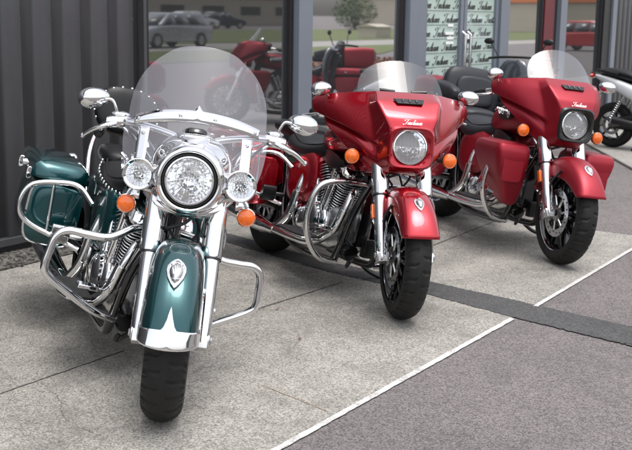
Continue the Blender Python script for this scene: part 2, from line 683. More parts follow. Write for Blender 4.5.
def window(x0, x1, label, tilt=0, fr=.06, sill=.36):
    w = thing('shop_window', label, 'window', (0, FY, 0))
    bars([(x0, x1, .02, sill, -.03, .08), (x0, x1, GL_TOP, GL_TOP + .12, -.03, .08)], w, name='sill_panel')
    bars([(x0, x1, sill + .001, sill + .07, -.06, .09)], w, name='sill')
    pane(x0 + fr, x1 - fr, sill + .07, GL_TOP, w, tilt)
    bars([(x0, x0 + fr, sill + .071, GL_TOP - .001, -.005, .07), (x1 - fr, x1, sill + .071, GL_TOP - .001, -.005, .07)], w, 'gasket', 'gasket')
    return w


window(5.865, 7.735, 'wide shop window next to the corrugated wall, behind the green motorcycle', 0.0, .05)
w2 = window(7.955, 9.70, 'shop window left of the glass doors, behind the glossy red motorcycle', 0.0, .06)
w3 = window(12.17, 13.36, 'shop window right of the glass doors, showing the white car reflected', .28, .04)
w4 = window(14.06, 15.62, 'last shop window before the ribbed wall, beyond the maroon panel', .28, .04)
for x0, x1, lab in ((7.74, 7.95, 'blue grey metal mullion between the two wide shop windows'),
                    (9.705, 10.05, 'double blue grey door post left of the glass doors'),
                    (11.92, 12.165, 'blue grey door post right of the glass doors'),
                    (13.83, 14.055, 'blue grey post right of the maroon panel')):
    p = thing('frame_post', lab, 'post', (0, FY, 0))
    if x1 - x0 > .3:
        mid = (x0 + x1) / 2
        bars([(x0, mid - .008, .02, GL_TOP + .12, -.06, .09), (mid + .008, x1, .02, GL_TOP + .12, -.05, .09)], p, name='profile')
        bars([(mid - .009, mid + .009, .02, GL_TOP + .12, -.01, .08)], p, 'gasket', 'gasket')
    else:
        bars([(x0, x1, .02, GL_TOP + .12, -.06, .09)], p, name='profile')
p = thing('maroon_panel', 'dark maroon upright panel between two shop windows', 'panel', (0, FY, 0))
bars([(13.365, 13.70, .02, GL_TOP + .12, -.02, .08)], p, 'maroon', 'panel_sheet')
bars([(13.705, 13.825, .02, GL_TOP + .12, -.005, .08)], p, 'gasket', 'edge_strip')
p = thing('frame_post', 'black and grey end post against the ribbed wall', 'post', (0, FY, 0))
bars([(15.625, 15.93, .02, GL_TOP + .12, -.03, .09)], p, 'gasket', 'black_strip')
bars([(15.935, 16.11, .02, GL_TOP + .12, -.06, .09)], p, 'frame', 'profile')
p = thing('window_header', 'dark metal header band above the shop windows and doors', 'header', (0, FY, 0))
bars([(5.865, 16.11, GL_TOP + .125, WALL_H, -.04, .15)], p, 'clad', 'band')

# ------------------------------------------------------------------ hand lettering (script word)
STROKES = [
    [(-.25, .35), (-.05, -.05), (.35, .05), (.65, .9), (.95, 1.9), (1.15, 2.15)],
    [(.1, 1.55), (.0, 1.95), (.4, 2.2), (.9, 2.05), (1.5, 2.25)],
    [(1.10, .75), (1.32, 1.0), (1.22, .45), (1.10, 0)],
    [(1.2, .45), (1.5, .95), (1.72, .95), (1.66, .5), (1.60, .1), (1.78, .0), (2.0, .3)],
    [(2.62, .85), (2.38, 1.0), (2.1, .6), (2.12, .1), (2.32, .0), (2.6, .45), (2.82, 1.3), (2.98, 2.1)],
    [(2.9, 1.7), (2.7, .6), (2.68, .1), (2.85, 0), (3.05, .3)],
    [(3.18, .98), (3.08, .4), (3.1, .05), (3.28, .02), (3.5, .35)],
    [(3.28, 1.42), (3.36, 1.55)],
    [(4.08, .85), (3.85, 1.0), (3.58, .6), (3.6, .1), (3.8, .0), (4.02, .4), (4.15, .95)],
    [(4.15, .95), (4.05, .4), (4.08, .05), (4.25, .02), (4.42, .35)],
    [(4.42, .75), (4.62, 1.0), (4.54, .45), (4.44, 0)],
    [(4.5, .45), (4.8, .95), (5.02, .95), (4.96, .5), (4.9, .1), (5.08, .0), (5.4, .4)],
]


def script_word(mb, fn, th=.0):
    """fn maps (u along the word 0..1, v up in x-heights) to 3-D"""
    for s in STROKES:
        P = [Vector((a + b * .22, b, 0)) for a, b in s]
        P = catmull(P, 5)
        L, R = [], []
        for i in range(len(P)):
            t = (P[min(i + 1, len(P) - 1)] - P[max(0, i - 1)])
            t.normalize()
            w = .055 + .13 * max(0.0, abs(t.y)) ** 1.5
            nrm = Vector((-t.y, t.x, 0)) * w
            # broad nib keeps most of its width sideways
            nrm = Vector((w, 0, 0)) * abs(t.y) + nrm * (1 - abs(t.y))
            L.append(P[i] + nrm); R.append(P[i] - nrm)
        vs_ = [fn(p.x / 5.5, p.y) for p in L] + [fn(p.x / 5.5, p.y) for p in R]
        n_ = len(P)
        mb.add(vs_, [(i, i + 1, n_ + i + 1, n_ + i) for i in range(n_ - 1)])


def glass_door(x0, x1, label, plabel, handle_x, offs):
    d = thing('glass_door', label, 'door', (0, FY, 0))
    st = .07
    bars([(x0, x0 + st, .03, 2.6, -.03, .05), (x1 - st, x1, .03, 2.6, -.03, .05), (x0 + st + .001, x1 - st - .001, .03, .26, -.03, .05),
          (x0 + st + .001, x1 - st - .001, 2.52, 2.6, -.03, .05)], d, name='door_frame')
    pane(x0 + st, x1 - st, .26, 2.52, d, .1, y=.01)
    mm = MB(); mm.tube([(handle_x, -.05, .75), (handle_x, -.09, .78), (handle_x, -.09, 1.32), (handle_x, -.05, 1.35)], .016, 10)
    mm.build('handle', M['steel'], d)
    t = thing('poster', plabel, 'poster', (0, FY - .004, 0))
    mm = MB(); mm.box(((x0 + x1) / 2, .006, 1.40), (x1 - x0 - 2 * st - .01, .004, 2.2)); mm.build('sheet', M['paper'], t)
    mm = MB()
    xa, xb = x0 + st + .02, x1 - st - .02
    for r in range(15):
        z = .42 + r * .147
        for k in range(3):
            xs = xa + (k * .44 + (.20 if r % 2 else 0) + offs) - .24
            sub = MB()
            script_word(sub, lambda u, v: (xs + u * .36, 0, z + v * .042))
            # keep only what lies on the sheet
            keep = []
            for f in sub.f:
                c = sum(sub.v[i][0] for i in f) / 4
                if xa < c < xb: keep.append(f)
            sub.f = keep
            mm.add(sub.v, sub.f)
    mm.build('lettering', M['ink'], t, weld=False)
    mm = MB()
    for r in range(15):
        z = .395 + r * .147
        mm.box(((xa + xb) / 2, .002, z), (xb - xa, .002, .0035))
    mm.build('row_rule', M['ink'], t)
    return d


glass_door(10.06, 10.985, 'glass door leaf with white notice, next to the double post', 'pale green poster with black script covering the door leaf next to the double post', 10.93, .0)
glass_door(11.005, 11.915, 'glass door leaf with a small black sign, beside the single door post', 'pale green poster with black script on the door leaf with the black sign', 11.06, .12)
p = thing('door_notice', 'small white notice with short lines stuck on the left glass door', 'notice', (0, FY - .006, 0))
m = MB()
for z, w, x in ((1.42, .13, 10.72), (1.335, .20, 10.70), (1.285, .16, 10.72), (1.235, .18, 10.71)):
    m.box((x, 0, z), (w, .003, .028))
m.build('white_lines', M['white_decal'], p)
p = thing('door_sign', 'small black square sign with white panel on the right glass door', 'sign', (0, FY - .006, 0))
m = MB(); m.box((11.16, 0, 1.30), (.14, .004, .14)); m.build('plate', M['black'], p)
m = MB(); m.box((11.16, -.004, 1.30), (.085, .003, .06)); m.build('panel', M['white_decal'], p)
p = thing('door_header', 'blue grey metal transom above the two glass doors', 'header', (0, FY, 0))
bars([(10.055, 11.915, 2.605, GL_TOP + .12, -.03, .06)], p, 'frame', 'transom')

# ------------------------------------------------------------------ shop interior seen through the glass
sr_ = thing('showroom', 'dim showroom interior behind the shop windows', 'room', (0, FY, 0))
m = MB(); m.box((11, 3.5, .0), (10.3, 6.8, .02)); m.build('floor', M['int_floor'], sr_)
m = MB(); m.box((11, 6.9, 2), (10.4, .1, 4)); m.build('back_wall', M['interior'], sr_)
for x in (5.86, 16.1):
    m = MB(); m.box((x, 3.5, 2), (.1, 6.7, 4)); m.build('side_wall', M['interior'], sr_)
m = MB(); m.box((11, 3.5, 3.9), (10.3, 6.7, .06)); m.build('ceiling', M['interior'], sr_)


def leaf_cloud(mb, c, r, n, s, squash=1):
    for _ in range(n):
        while True:
            p = Vector((random.uniform(-1, 1), random.uniform(-1, 1), random.uniform(-1, 1)))
            if .25 < p.length < 1: break
        p = Vector((c[0] + p.x * r[0], c[1] + p.y * r[1], c[2] + p.z * r[2]))
        a = Vector((random.gauss(0, 1), random.gauss(0, 1), random.gauss(0, .6))).normalized() * s * random.uniform(.6, 1.4)
        b = a.orthogonal().normalized() * s * random.uniform(.3, .6)
        mb.add([p - a, p + b, p + a, p - b], [(0, 1, 2, 3)])




def crack(pts, w, mat, name, z=.0052, amp=.004, keep=1.0):
    P = [Vector((x, y, 0)) for x, y in pts]
    P = catmull(P, 24)
    mm = MB(); vs_ = []
    for k, q in enumerate(P):
        ww = w * random.uniform(.45, 1.3)
        dx, dy = random.gauss(0, amp), random.gauss(0, amp)
        t = (P[min(k + 1, len(P) - 1)] - P[max(0, k - 1)]).normalized()
        nn = Vector((-t.y, t.x, 0))
        vs_ += [(q.x + dx + nn.x * ww / 2, q.y + dy + nn.y * ww / 2, z), (q.x + dx - nn.x * ww / 2, q.y + dy - nn.y * ww / 2, z)]
    mm.add(vs_, [(2 * k, 2 * k + 2, 2 * k + 3, 2 * k + 1) for k in range(len(P) - 1) if random.random() < keep])
    return tag(mm.build(name, mat), kind='structure')


M['rust'] = simple('rust_stain', (.27, .215, .155), .9, vscale=60, var=.2)
crack([(3.492, 2.528), (3.46, 2.40), (3.437, 2.30), (3.395, 2.14)], .006, M['rust'], 'rust_streak', amp=.0015)
crack([(3.02, 3.42), (2.9, 3.1), (2.75, 2.9), (2.68, 2.55)], .0016, M['joint'], 'slab_crack', keep=.75)
crack([(2.45, 3.2), (2.62, 2.9), (2.68, 2.72)], .0014, M['joint'], 'slab_crack', keep=.6)
crack([(3.3, 3.9), (3.05, 3.75), (2.8, 3.7)], .0014, M['joint'], 'slab_crack', keep=.6)

# ------------------------------------------------------------------ motorcycles
RAKE = rad(25)
RW = .32


def R3(axis, a):
    return Matrix.Rotation(a, 3, axis)


def mirror_y(p):
    return Vector((p[0], -p[1], p[2]))


def groove(u, v):
    """depth 0..1 of the tread pattern; u round the wheel 0..1, v across -1..1"""
    av = abs(v)
    if av < .09 or av > .62: return 0
    ph = u * 27 + .9 * av ** .8 + .10 * math.sin(av * 10) + (.5 if v > 0 else 0)
    d = abs(ph - math.floor(ph) - .5)
    w = .105 * min(1, (av - .06) / .08) * min(1, (.66 - av) / .10)
    g = max(0, min(1, (w - d) / .03 + .5)) if w > 0 else 0
    ph2 = u * 54 + 2.2 * av
    d2 = abs(ph2 - math.floor(ph2) - .5)
    if .42 < av < .60 and d2 < .07: g = max(g, .6)
    return g


def tyre_mb(o, hw, rim, rr, n=96, tread=False):
    """tyre round the y axis; hw half width, rim rim radius, rr outer radius"""
    m_ = 64 if tread else 28
    n = 420 if tread else n
    mb = MB()
    mb.uv = []
    vs_ = []
    for i in range(n + 1):
        t = 2 * PI * i / n
        for j in range(m_ + 1):
            v = -1 + 2 * j / m_
            a = v * rad(118)
            y = hw * math.sin(a) if abs(a) < PI / 2 else hw * (math.copysign(1, a)) * (1 - .10 * (abs(a) - PI / 2) / rad(28))
            r = rr - (1 - math.cos(a)) * hw * (.86 if abs(a) < PI / 2 else .9)
            if j in (0, m_): r = rim + .004
            if tread:
                g = groove((i % n) / n, v) * .0062
                r -= g * math.cos(a); y -= g * math.sin(a)
                if .78 < abs(v) < .80 or .90 < abs(v) < .915: y += math.copysign(.0012, v)
            vs_.append((o[0] + r * math.cos(t), o[1] + y, o[2] + r * math.sin(t)))
            mb.uv.append((i / n, v))
    k = m_ + 1
    mb.add(vs_, [(i * k + j, i * k + j + 1, (i + 1) * k + j + 1, (i + 1) * k + j) for i in range(n) for j in range(m_)])
    return mb


def wheel(parent, o, hw, rim, xf, nsp, spoke_mat, disc_sides, disc_r, rim_lip='chrome', tread=False):
    mb = MB()
    o = Vector(o)
    Y = (0, 1, 0)
    w = hw * .82
    # rim barrel
    mb.lathe([(rim + .004, -w), (rim + .006, -w * .9), (rim - .012, -w * .8), (rim - .03, -w * .3), (rim - .03, w * .3), (rim - .012, w * .8),
              (rim + .006, w * .9), (rim + .004, w), (rim - .018, w * .92), (rim - .042, w * .35), (rim - .042, -w * .35), (rim - .018, -w * .92), (rim + .004, -w)], o, Y, 64)
    # hub
    mb.lathe([(0, -.055), (.03, -.055), (.045, -.05), (.045, -.03), (.06, -.025), (.06, .025), (.045, .03), (.045, .05), (.03, .055), (0, .055)], o, Y, 32)
    wo_ = mb.build('wheel', M[spoke_mat], parent, xf)
    mb = MB()
    for i in range(nsp):
        a = 2 * PI * i / nsp
        for s in (-1, 1):
            a0, a1 = a + s * .10, a + s * .20 * (10 / nsp) * .55
            d0 = Vector((math.cos(a0), 0, math.sin(a0))); d1 = Vector((math.cos(a1), 0, math.sin(a1)))
            t1 = Vector((-math.sin(a1), 0, math.cos(a1)))
            secs = []
            for k, f in ((0, .045), (.5, 0), (1, 0)):
                c = o + d0 * .05 * (1 - k) + d1 * (rim - .03) * k
                c.y += .018 * s * (1 - k)
                wd = .012 - .004 * k
                secs.append([c + t1 * wd + Vector((0, .024 - .004 * k, 0)), c - t1 * wd + Vector((0, .024 - .004 * k, 0)),
                             c - t1 * wd - Vector((0, .024 - .004 * k, 0)), c + t1 * wd - Vector((0, .024 - .004 * k, 0))])
            mb.loft(secs)
    mb.build('spokes', M['spoke'] if spoke_mat == 'gloss_black' else M[spoke_mat], wo_, xf, bevel=.003)
    tyre_mb(o, hw, rim, RW, 96, tread).build('tyre', M['tyre'], wo_, xf, angle=60)
    # polished lip line
    mb = MB()
    for s in (-1, 1):
        mb.lathe([(rim - .004, s * w * .93), (rim + .002, s * (w + .003)), (rim - .010, s * (w + .001)), (rim - .016, s * w * .9)], o, Y, 64)
    mb.build('rim_lip', M[rim_lip], wo_, xf)
    for s in disc_sides:
        mb = MB()
        yy = s * (hw * .60 + .022)
        mb.lathe([(disc_r * .70, yy - .003), (disc_r, yy - .003), (disc_r, yy + .003), (disc_r * .70, yy + .003), (disc_r * .70, yy - .003)], o, Y, 64)
        for i in range(7):
            a = 2 * PI * i / 7
            d = Vector((math.cos(a), 0, math.sin(a)))
            t1 = Vector((-math.sin(a), 0, math.cos(a)))
            p0 = o + Vector((0, yy, 0)) + d * .04; p1 = o + Vector((0, yy, 0)) + d * disc_r * .73 + t1 * .02
            mb.tube([p0, p1], .008, 8)
        mb.lathe([(.02, yy - .006), (.05, yy - .006), (.05, yy + .006), (.02, yy + .006)], o, Y, 32)
        # drilled holes as small dark rings
        mb.build('brake_disc', M['steel'], wo_, xf)
        if len(disc_sides) < 2: continue
        for i in range(20):
            a = 2 * PI * i / 20
            hb = MB()
            rr_ = disc_r * (.78 + .07 * (i % 3))
            c = o + Vector((rr_ * math.cos(a), yy + s * .0045, rr_ * math.sin(a)))
            hb.lathe([(0, 0), (.0055, 0), (.0055, .0008), (0, .0008)], c, (0, s, 0), 8)
            hb.build('disc_hole', M['black'], wo_, xf)
    return wo_


M['spoke'] = simple('gloss_spoke', (.02, .02, .022), .18, .6, Coat_Weight=.8)


def fender_mb(o, half, R0, th_a, th_b, bulge_a=0, bulge_b=0, skirt=None, nth=40, off=0.0, u_lim=None, k=4):
    """inverted-U mudguard swept round o. half: list of (y, drop) from the crown outward"""
    pts = [Vector((y, d, 0)) for y, d in half]
    P = catmull(pts, k)
    cross = [(-p.x, p.y) for p in reversed(P[1:])] + [(p.x, p.y) for p in P]
    n_ = len(cross) - 1
    o = Vector(o)

    def fn(a, b):
        i = min(int(a * n_ + .5), n_)
        y, d = cross[i]
        q = abs(a - .5) * 2
        t0 = th_a + bulge_a * q * q
        t1 = th_b - bulge_b * q * q
        t = t0 + (t1 - t0) * b
        dd = d
        if skirt: dd = d * skirt(b)
        r = R0 - dd + off
        yy = y + math.copysign(off, y) * min(1, abs(y) / .05) if y else y
        return o + Vector((r * math.cos(t), yy, r * math.sin(t)))
    mb = MB()
    mb.grid(fn, n_, nth)
    return mb


def lamp(parent, name, c, ax, r, xf, body_mat='chrome', depth=1.0, lens='lens', inner='ribbed', ringw=.16, bulb=True, label=None):
    """round lamp: bullet shell, bezel, reflector, lens"""
    c = Vector(c); ax = Vector(ax).normalized()
    mb = MB()
    mb.lathe([(.02 * r, -1.15 * depth * r), (.35 * r, -1.08 * depth * r), (.68 * r, -.85 * depth * r), (.9 * r, -.5 * depth * r), (1.0 * r, -.12 * r), (1.02 * r, 0),
              (1.03 * r, .06 * r), (1.0 * r, .12 * r), (.94 * r, .13 * r), ((1 - ringw) * r, .04 * r), ((1 - ringw) * r, -.1 * r)], c, ax, 40)
    b = mb.build(name, M[body_mat], parent, xf)
    if label: b['label'] = label
    ri = (1 - ringw) * r
    mb = MB(); mb.lathe([(max(.001, q * ri), -.70 * r * (1 - q * q)) for q in (0, .1, .2, .3, .4, .5, .6, .7, .8, .9, 1)], c, ax, 34, False, (0, .3, 1))
    mb.v = [tuple(Vector(p) + ax * random.gauss(0, .008 * r)) for p in mb.v]
    mb.build('reflector', M['reflector'], b, xf, angle=1)
    mb = MB()
    for q in (-.62, -.36, -.12, .12, .36, .62):
        hh = math.sqrt(1 - q * q) * ri * .93
        sd = Vector((0, 0, 1)).cross(ax).normalized(); uu = ax.cross(sd)
        mb.tube([c + sd * (q * ri) - uu * hh - ax * (.02 * r), c + sd * (q * ri) + ax * (.05 * r), c + sd * (q * ri) + uu * hh - ax * (.02 * r)], .012 * r, 6, 4)
    mb.build('lens_flute', M['lens'], b, xf)
    mb = MB(); mb.lathe([(ri, .02 * r), (.8 * ri, .06 * r), (.5 * ri, .10 * r), (.2 * ri, .12 * r), (0.001, .122 * r)], c, ax, 40)
    mb.build('lens', M[lens], b, xf)
    if bulb:
        mb = MB(); mb.lathe([(0.001, -.02 * r), (.10 * r, -.03 * r), (.13 * r, -.12 * r), (.13 * r, -.40 * r)], c, ax, 20)
        s_ = ax.orthogonal().normalized()
        mb.build('bulb_shield', M['chrome'], b, xf)
    return b


def signal(parent, c, ax, r, xf, back='black'):
    c = Vector(c); ax = Vector(ax).normalized()
    mb = MB()
    mb.lathe([(0.001, -1.0 * r), (.5 * r, -.9 * r), (.85 * r, -.55 * r), (1.0 * r, -.1 * r), (1.03 * r, .05 * r), (.97 * r, .1 * r)], c, ax, 28)
    b = mb.build('turn_signal', M[back], parent, xf)
    mb = MB()
    mb.lathe([(.97 * r, .08 * r), (.95 * r, .22 * r), (.86 * r, .32 * r), (.80 * r, .31 * r), (.74 * r, .36 * r), (.60 * r, .38 * r), (.54 * r, .42 * r), (.40 * r, .43 * r), (.34 * r, .46 * r), (.15 * r, .47 * r), (.001, .475 * r)], c, ax, 28)
    mb.build('amber_lens', M['amber'], b, xf)
    mb = MB()
    for q in (.35, .62, .84):
        mb.lathe([(q * r - .0012, .70 * r - .42 * r * q ** 3), (q * r, .735 * r - .42 * r * q ** 3), (q * r + .0012, .70 * r - .44 * r * q ** 3)], c, ax, 28)
    return b


def emblem(parent, c, ax, upv, s, xf, name='fender_light'):
    """chrome shield with swept feather ridges and a clear centre"""
    c = Vector(c); ax = Vector(ax).normalized(); upv = Vector(upv); upv = (upv - ax * ax.dot(upv)).normalized(); sx = upv.cross(ax)
    out = [(0, -1.0), (.22, -.72), (.42, -.3), (.52, .15), (.50, .45), (.34, .74), (.16, .92), (0, 1.0)]
    out = out + [(-x, y) for x, y in reversed(out[1:-1])]
    def P(x, y, h): return c + sx * (x * s) + upv * (y * s) + ax * (h * s)
    mb = MB()
    mb.loft([[P(x * k, y * k, h) for x, y in out] for k, h in ((1.0, -.12), (1.0, .02), (.94, .12), (.80, .15), (.74, .08))])
    b = mb.build(name, M['chrome'], parent, xf)
    mb = MB()
    mb.loft([[P(x * k, (y + .10) * k - .10, h) for x, y in out] for k, h in ((.74, .06), (.66, .20), (.42, .34), (.12, .40))])
    mb.build('light_lens', M['alu'], b, xf)
    mb = MB()
    for q in (-2, -1, 0, 1, 2):
        mb.tube([P(q * .06, -.25, .34), P(q * .11, .2, .36), P(q * .15, .62 - abs(q) * .06, .20)], [.03 * s, .05 * s, .025 * s], 8, 3)
    mb.build('feather_ridge', M['chrome'], b, xf)
    mb = MB(); mb.tube([P(-.2, -.42, .20), P(0, -.50, .27), P(.2, -.42, .20)], .035 * s, 8, 3)
    mb.build('brow_ridge', M['chrome'], b, xf)
    return b


def motorcycle(kind, loc, hd, lean, steer, label):
    A = kind == 'tourer'
    C = kind == 'matte'
    B = kind == 'gloss'
    body = M['teal'] if A else (M['red'] if B else M['matte_red'])
    root = thing('motorcycle', label, 'motorcycle', loc, (-lean, 0, hd), 'touring motorcycles parked in a row')
    piv = Vector((.85, 0, .32))
    ax = Vector((-math.sin(RAKE), 0, math.cos(RAKE)))
    rot = Matrix.Rotation(steer, 3, ax)

    def S(p):
        return piv + rot @ (Vector(p) - piv)
    fo = Vector((.84, 0, RW))
    ro = Vector((-.84, 0, RW))
    fhw, frim = (.080, .215) if A else (.066, .248)
    fwh = wheel(root, fo, fhw, frim, S, 10 if not A else 8, 'gloss_black' if not A else 'alu', (-1, 1), .15, tread=True)
    wheel(root, ro, .09, .205, None, 8, 'gloss_black' if not A else 'alu', (-1,), .15)
    # --- fork
    fa = ax
    for s in (-1, 1):
        b0 = fo + Vector((.012, s * .118, -.03))
        L = MB()
        ln = .66
        L.tube([b0, b0 + fa * .03, b0 + fa * .10, b0 + fa * .30, b0 + fa * .36], [.026, .033, .0345, .0345, .034], 24)
        leg = L.build('fork_leg', M['chrome'], root, S)
        L = MB()
        L.tube([b0 + fa * .352, b0 + fa * .36, b0 + fa * .60, b0 + fa * ln], [.040, .0425, .0425, .041], 24)
        L.build('fork_cover', M['chrome'], leg, S)
        L = MB(); L.tube([b0 + fa * .346, b0 + fa * .353], .0405, 24); L.build('fork_seal', M['black'], leg, S)
        # axle clamp
        L = MB(); L.tube([fo + Vector((0, s * .085, 0)), fo + Vector((0, s * .150, 0))], .026, 20)
        L.tube([fo + Vector((0, s * .150, 0)), fo + Vector((0, s * .158, 0))], .016, 6)
        L.box(b0 + fa * .02 + Vector((.0, 0, 0)), (.06, .052, .05), R3('Y', -RAKE))
        L.build('axle_clamp', M['alu'], leg, S, bevel=.004)
        # caliper behind the leg
        L = MB()
        cc = fo + Vector((-.135, s * .085, .075))
        L.loft([ring(cc + Vector((0, dy, 0)), (.77, 0, .64), (-.64, 0, .77), .045 * k, .062 * k, 4, 20) for dy, k in ((-.034, .85), (-.026, 1), (.026, 1), (.034, .85))])
        cal = L.build('brake_caliper', M['alu'] if A else M['dark_steel'], root, S, bevel=.003)
        L = MB()
        for q in (-1, 1):
            L = MB(); L.lathe([(.001, .006), (.012, .005), (.014, 0)], cc + Vector((-.64 * .03 * q, s * .034, .77 * .03 * q)), (0, s, 0), 16)
            L.build('piston_cover', M['chrome'], cal, S)
        # hose
        L = MB(); L.tube([cc + Vector((0, s * .02, .05)), fo + Vector((-.20, s * .14, .24)), fo + Vector((-.23, s * .10, .42)), fo + Vector((-.26, s * .04, .55))], .006, 8, 6)
        L.build('brake_hose', M['rubber'], root, S)
        # reflector on the leg
        if not A:
            L = MB(); L.box(b0 + fa * .26 + Vector((-.02, s * .040, 0)), (.03, .010, .075), R3('Y', -RAKE)); L.build('side_reflector', M['amber'], root, S, bevel=.003)
    # lower triple clamp + steering head
    L = MB()
    tc = fo + fa * .56 + Vector((.0, 0, -.03))
    L.box(tc, (.075, .30, .045), R3('Y', -RAKE)); L.box(fo + fa * .66 + Vector((-.01, 0, 0)), (.075, .28, .035), R3('Y', -RAKE))
    L.build('triple_clamp', M['black'] if not A else M['alu'], root, S, bevel=.01)
    L = MB()
    for s in (-1, 1):
        L.tube([fo + fa * .50 + Vector((.03, s * .03, 0)), fo + fa * .42 + Vector((-.06, s * .06, 0)), fo + fa * .36 + Vector((-.1, s * .03, 0)), (.48, s * .06, .62), (.40, s * .05, .70)], .006, 8, 5)
    L.tube([fo + fa * .62 + Vector((.02, .05, 0)), fo + fa * .50 + Vector((.05, .02, -.02)), fo + fa * .42 + Vector((0, -.07, 0)), (.44, -.09, .66)], .007, 8, 5)
    L.build('cable', M['rubber'], root, S)
    # --- front mudguard
    if A:
        half = [(0, 0), (.035, .004), (.066, .018), (.088, .050), (.100, .095), (.104, .150), (.104, .185)]
        sk = lambda b: .62 + .38 * math.sin(PI * min(1, max(0, b * 1.0))) ** .6
        fm = fender_mb(fo, half, .375, rad(8), rad(176), rad(8), rad(10), sk, 48)
        fend = fm.build('front_fender', body, root, S, solid=.004)
        # chrome tip with a central spike
        pts = catmull([Vector((y, d, 0)) for y, d in half], 4)
        cross = [(-p.x, p.y) for p in reversed(pts[1:])] + [(p.x, p.y) for p in pts]
        n_ = len(cross) - 1

        def tip(a, b):
            i = min(int(a * n_ + .5), n_)
            y, d = cross[i]
            q = abs(a - .5) * 2
            t0 = rad(6.5) + rad(8) * q * q
            t1 = rad(17) + rad(13) * max(0, 1 - q / .13) ** 1.7 + rad(7) * q ** 3
            t = t0 + (t1 - t0) * b
            bb = (t - rad(8) - rad(8) * q * q) / (rad(176) - rad(10) * q * q - rad(8) - rad(8) * q * q)
            r = .375 - d * sk(max(0, bb)) + .004
            return fo + Vector((r * math.cos(t), y * 1.03, r * math.sin(t)))
        mb = MB(); mb.grid(tip, n_, 10)
        mb.build('fender_trim', M['chrome'], fend, S, solid=.004, off=1)
        # chrome side edge rail
        for s in (-1, 1):
            mb = MB()
            pp_ = []
            for i in range(30):
                t = rad(16) + (rad(166) - rad(16)) * i / 29
                bb = i / 29
                pp_.append(fo + Vector(((.375 - .185 * sk(bb)) * math.cos(t), s * .1055, (.375 - .185 * sk(bb)) * math.sin(t))))
            mb.tube(pp_, .005, 8); mb.build('edge_rail', M['chrome'], fend, S)
        ta = rad(50)
        emblem(fend, fo + Vector((.374 * math.cos(ta), 0, .374 * math.sin(ta))), (math.cos(ta), 0, math.sin(ta)), (-math.sin(ta), 0, math.cos(ta)), .070, S)
    else:
        half = [(0, 0), (.04, .004), (.072, .02), (.090, .055), (.096, .10), (.094, .135)]
        sk = lambda b: .45 + .55 * math.sin(PI * min(1, max(0, b))) ** .7
        fm = fender_mb(fo, half, .356, rad(24), rad(165), rad(4), rad(14), sk, 40)
        fend = fm.build('front_fender', body, root, S, solid=.004)
        ta = rad(56)
        emblem(fend, fo + Vector(((.354) * math.cos(ta), 0, (.354) * math.sin(ta))), (math.cos(ta), 0, math.sin(ta)), (-math.sin(ta), 0, math.cos(ta)), .050, S)
        for s in (-1, 1):
            mb = MB(); mb.tube([fo + Vector((.05, s * .098, .27)), fo + Vector((-.02, s * .112, .20)), fo + Vector((-.06, s * .110, .13))], .007, 10, 3)
            mb.build('fender_stay', M['black'], fend, S)
    # --- frame
    L = MB()
    L.tube([(.47, 0, .60), (.40, 0, .86)], .045, 16)
    for s in (-1, 1):
        L.tube([(.44, s * .03, .66), (.40, s * .10, .45), (.34, s * .12, .22), (.22, s * .12, .16), (-.30, s * .12, .17), (-.46, s * .12, .32), (-.52, s * .11, .52), (-.60, s * .1, .66)], .022, 12, 5)
        L.tube([(.42, s * .03, .80), (.0, s * .07, .74), (-.45, s * .09, .60)], .02, 10, 4)
        L.tube([(-.48, s * .15, .34), (-.84, s * .15, .32)], .028, 12)
    L.box((.365, 0, .42), (.03, .07, .30), R3('Y', .12))
    L.build('frame', M['gloss_black'], root)
    # --- engine
    L = MB()
    L.loft([ring((x, 0, .335), (0, 1, 0), (0, 0, 1), w, h, 4, 28) for x, w, h in ((-.34, .08, .09), (-.30, .12, .12), (-.02, .125, .145), (.20, .125, .135), (.27, .10, .10), (.28, .06, .06))])
    eng = L.build('engine', M['alu'], root)
    for q in (1, -1):
        tl = rad(24.5) * q
        d = Vector((math.sin(tl), 0, math.cos(tl))); tt = Vector((math.cos(tl), 0, -math.sin(tl)))
        base = Vector((.05, 0, .36))
        L = MB()
        nf = 13
        for i in range(nf):
            c = base + d * (.115 + i * .0155)
            k = 1.0 if i < nf - 4 else 1.08
            L.loft([ring(c + d * dz, tt, (0, 1, 0), .098 * k * e, .122 * k * e, 4, 28) for dz, e in ((0, .985), (.002, 1), (.0045, 1), (.0065, .985))])
        cyl = L.build('cylinder', M['fin'], eng)
        L = MB()
        L.loft([ring(base + d * h, tt, (0, 1, 0), .068, .084, 4, 24) for h in (.05, .33)])
        L.build('barrel', M['black'], cyl)
        L = MB()
        c = base + d * .33
        L.loft([ring(c + d * h, tt, (0, 1, 0), a_, b_, p_, 28) for h, a_, b_, p_ in ((0, .097, .124, 4), (.02, .102, .128, 4), (.045, .092, .115, 3.4), (.060, .068, .085, 3), (.066, .03, .04, 2.5))])
        L.build('rocker_cover', M['chrome'], cyl)
        for s in (-1,):
            for e in (-.022, .022):
                L = MB(); L.tube([(.05 + q * .055 + e, s * .140, .43), tuple(base + d * .32 + tt * e * 1.3 + Vector((0, s * .132, 0)))], [.013, .012], 14)
                L.tube([(.05 + q * .055 + e, s * .140, .42), (.05 + q * .055 + e + q * .006, s * .140, .45)], .018, 14)
                L.build('pushrod_tube', M['chrome'], eng)
        # spark plug lead
        L = MB(); L.tube([tuple(base + d * .30 + tt * .09), tuple(base + d * .33 + tt * .13 + Vector((0, -.03, .0))), (.05, -.04, .80)], .007, 8, 5); L.build('plug_lead', M['rubber'], eng)
    # right cam cover and left primary
    L = MB()
    L.ell((.05, -.135, .36), (.13, .04, .10)); L.lathe([(.085, 0), (.085, .035), (.075, .045), (.04, .05), (.001, .05)], (.05, -.14, .36), (0, -1, 0), 36)
    L.ell((-.16, -.135, .33), (.10, .035, .085))
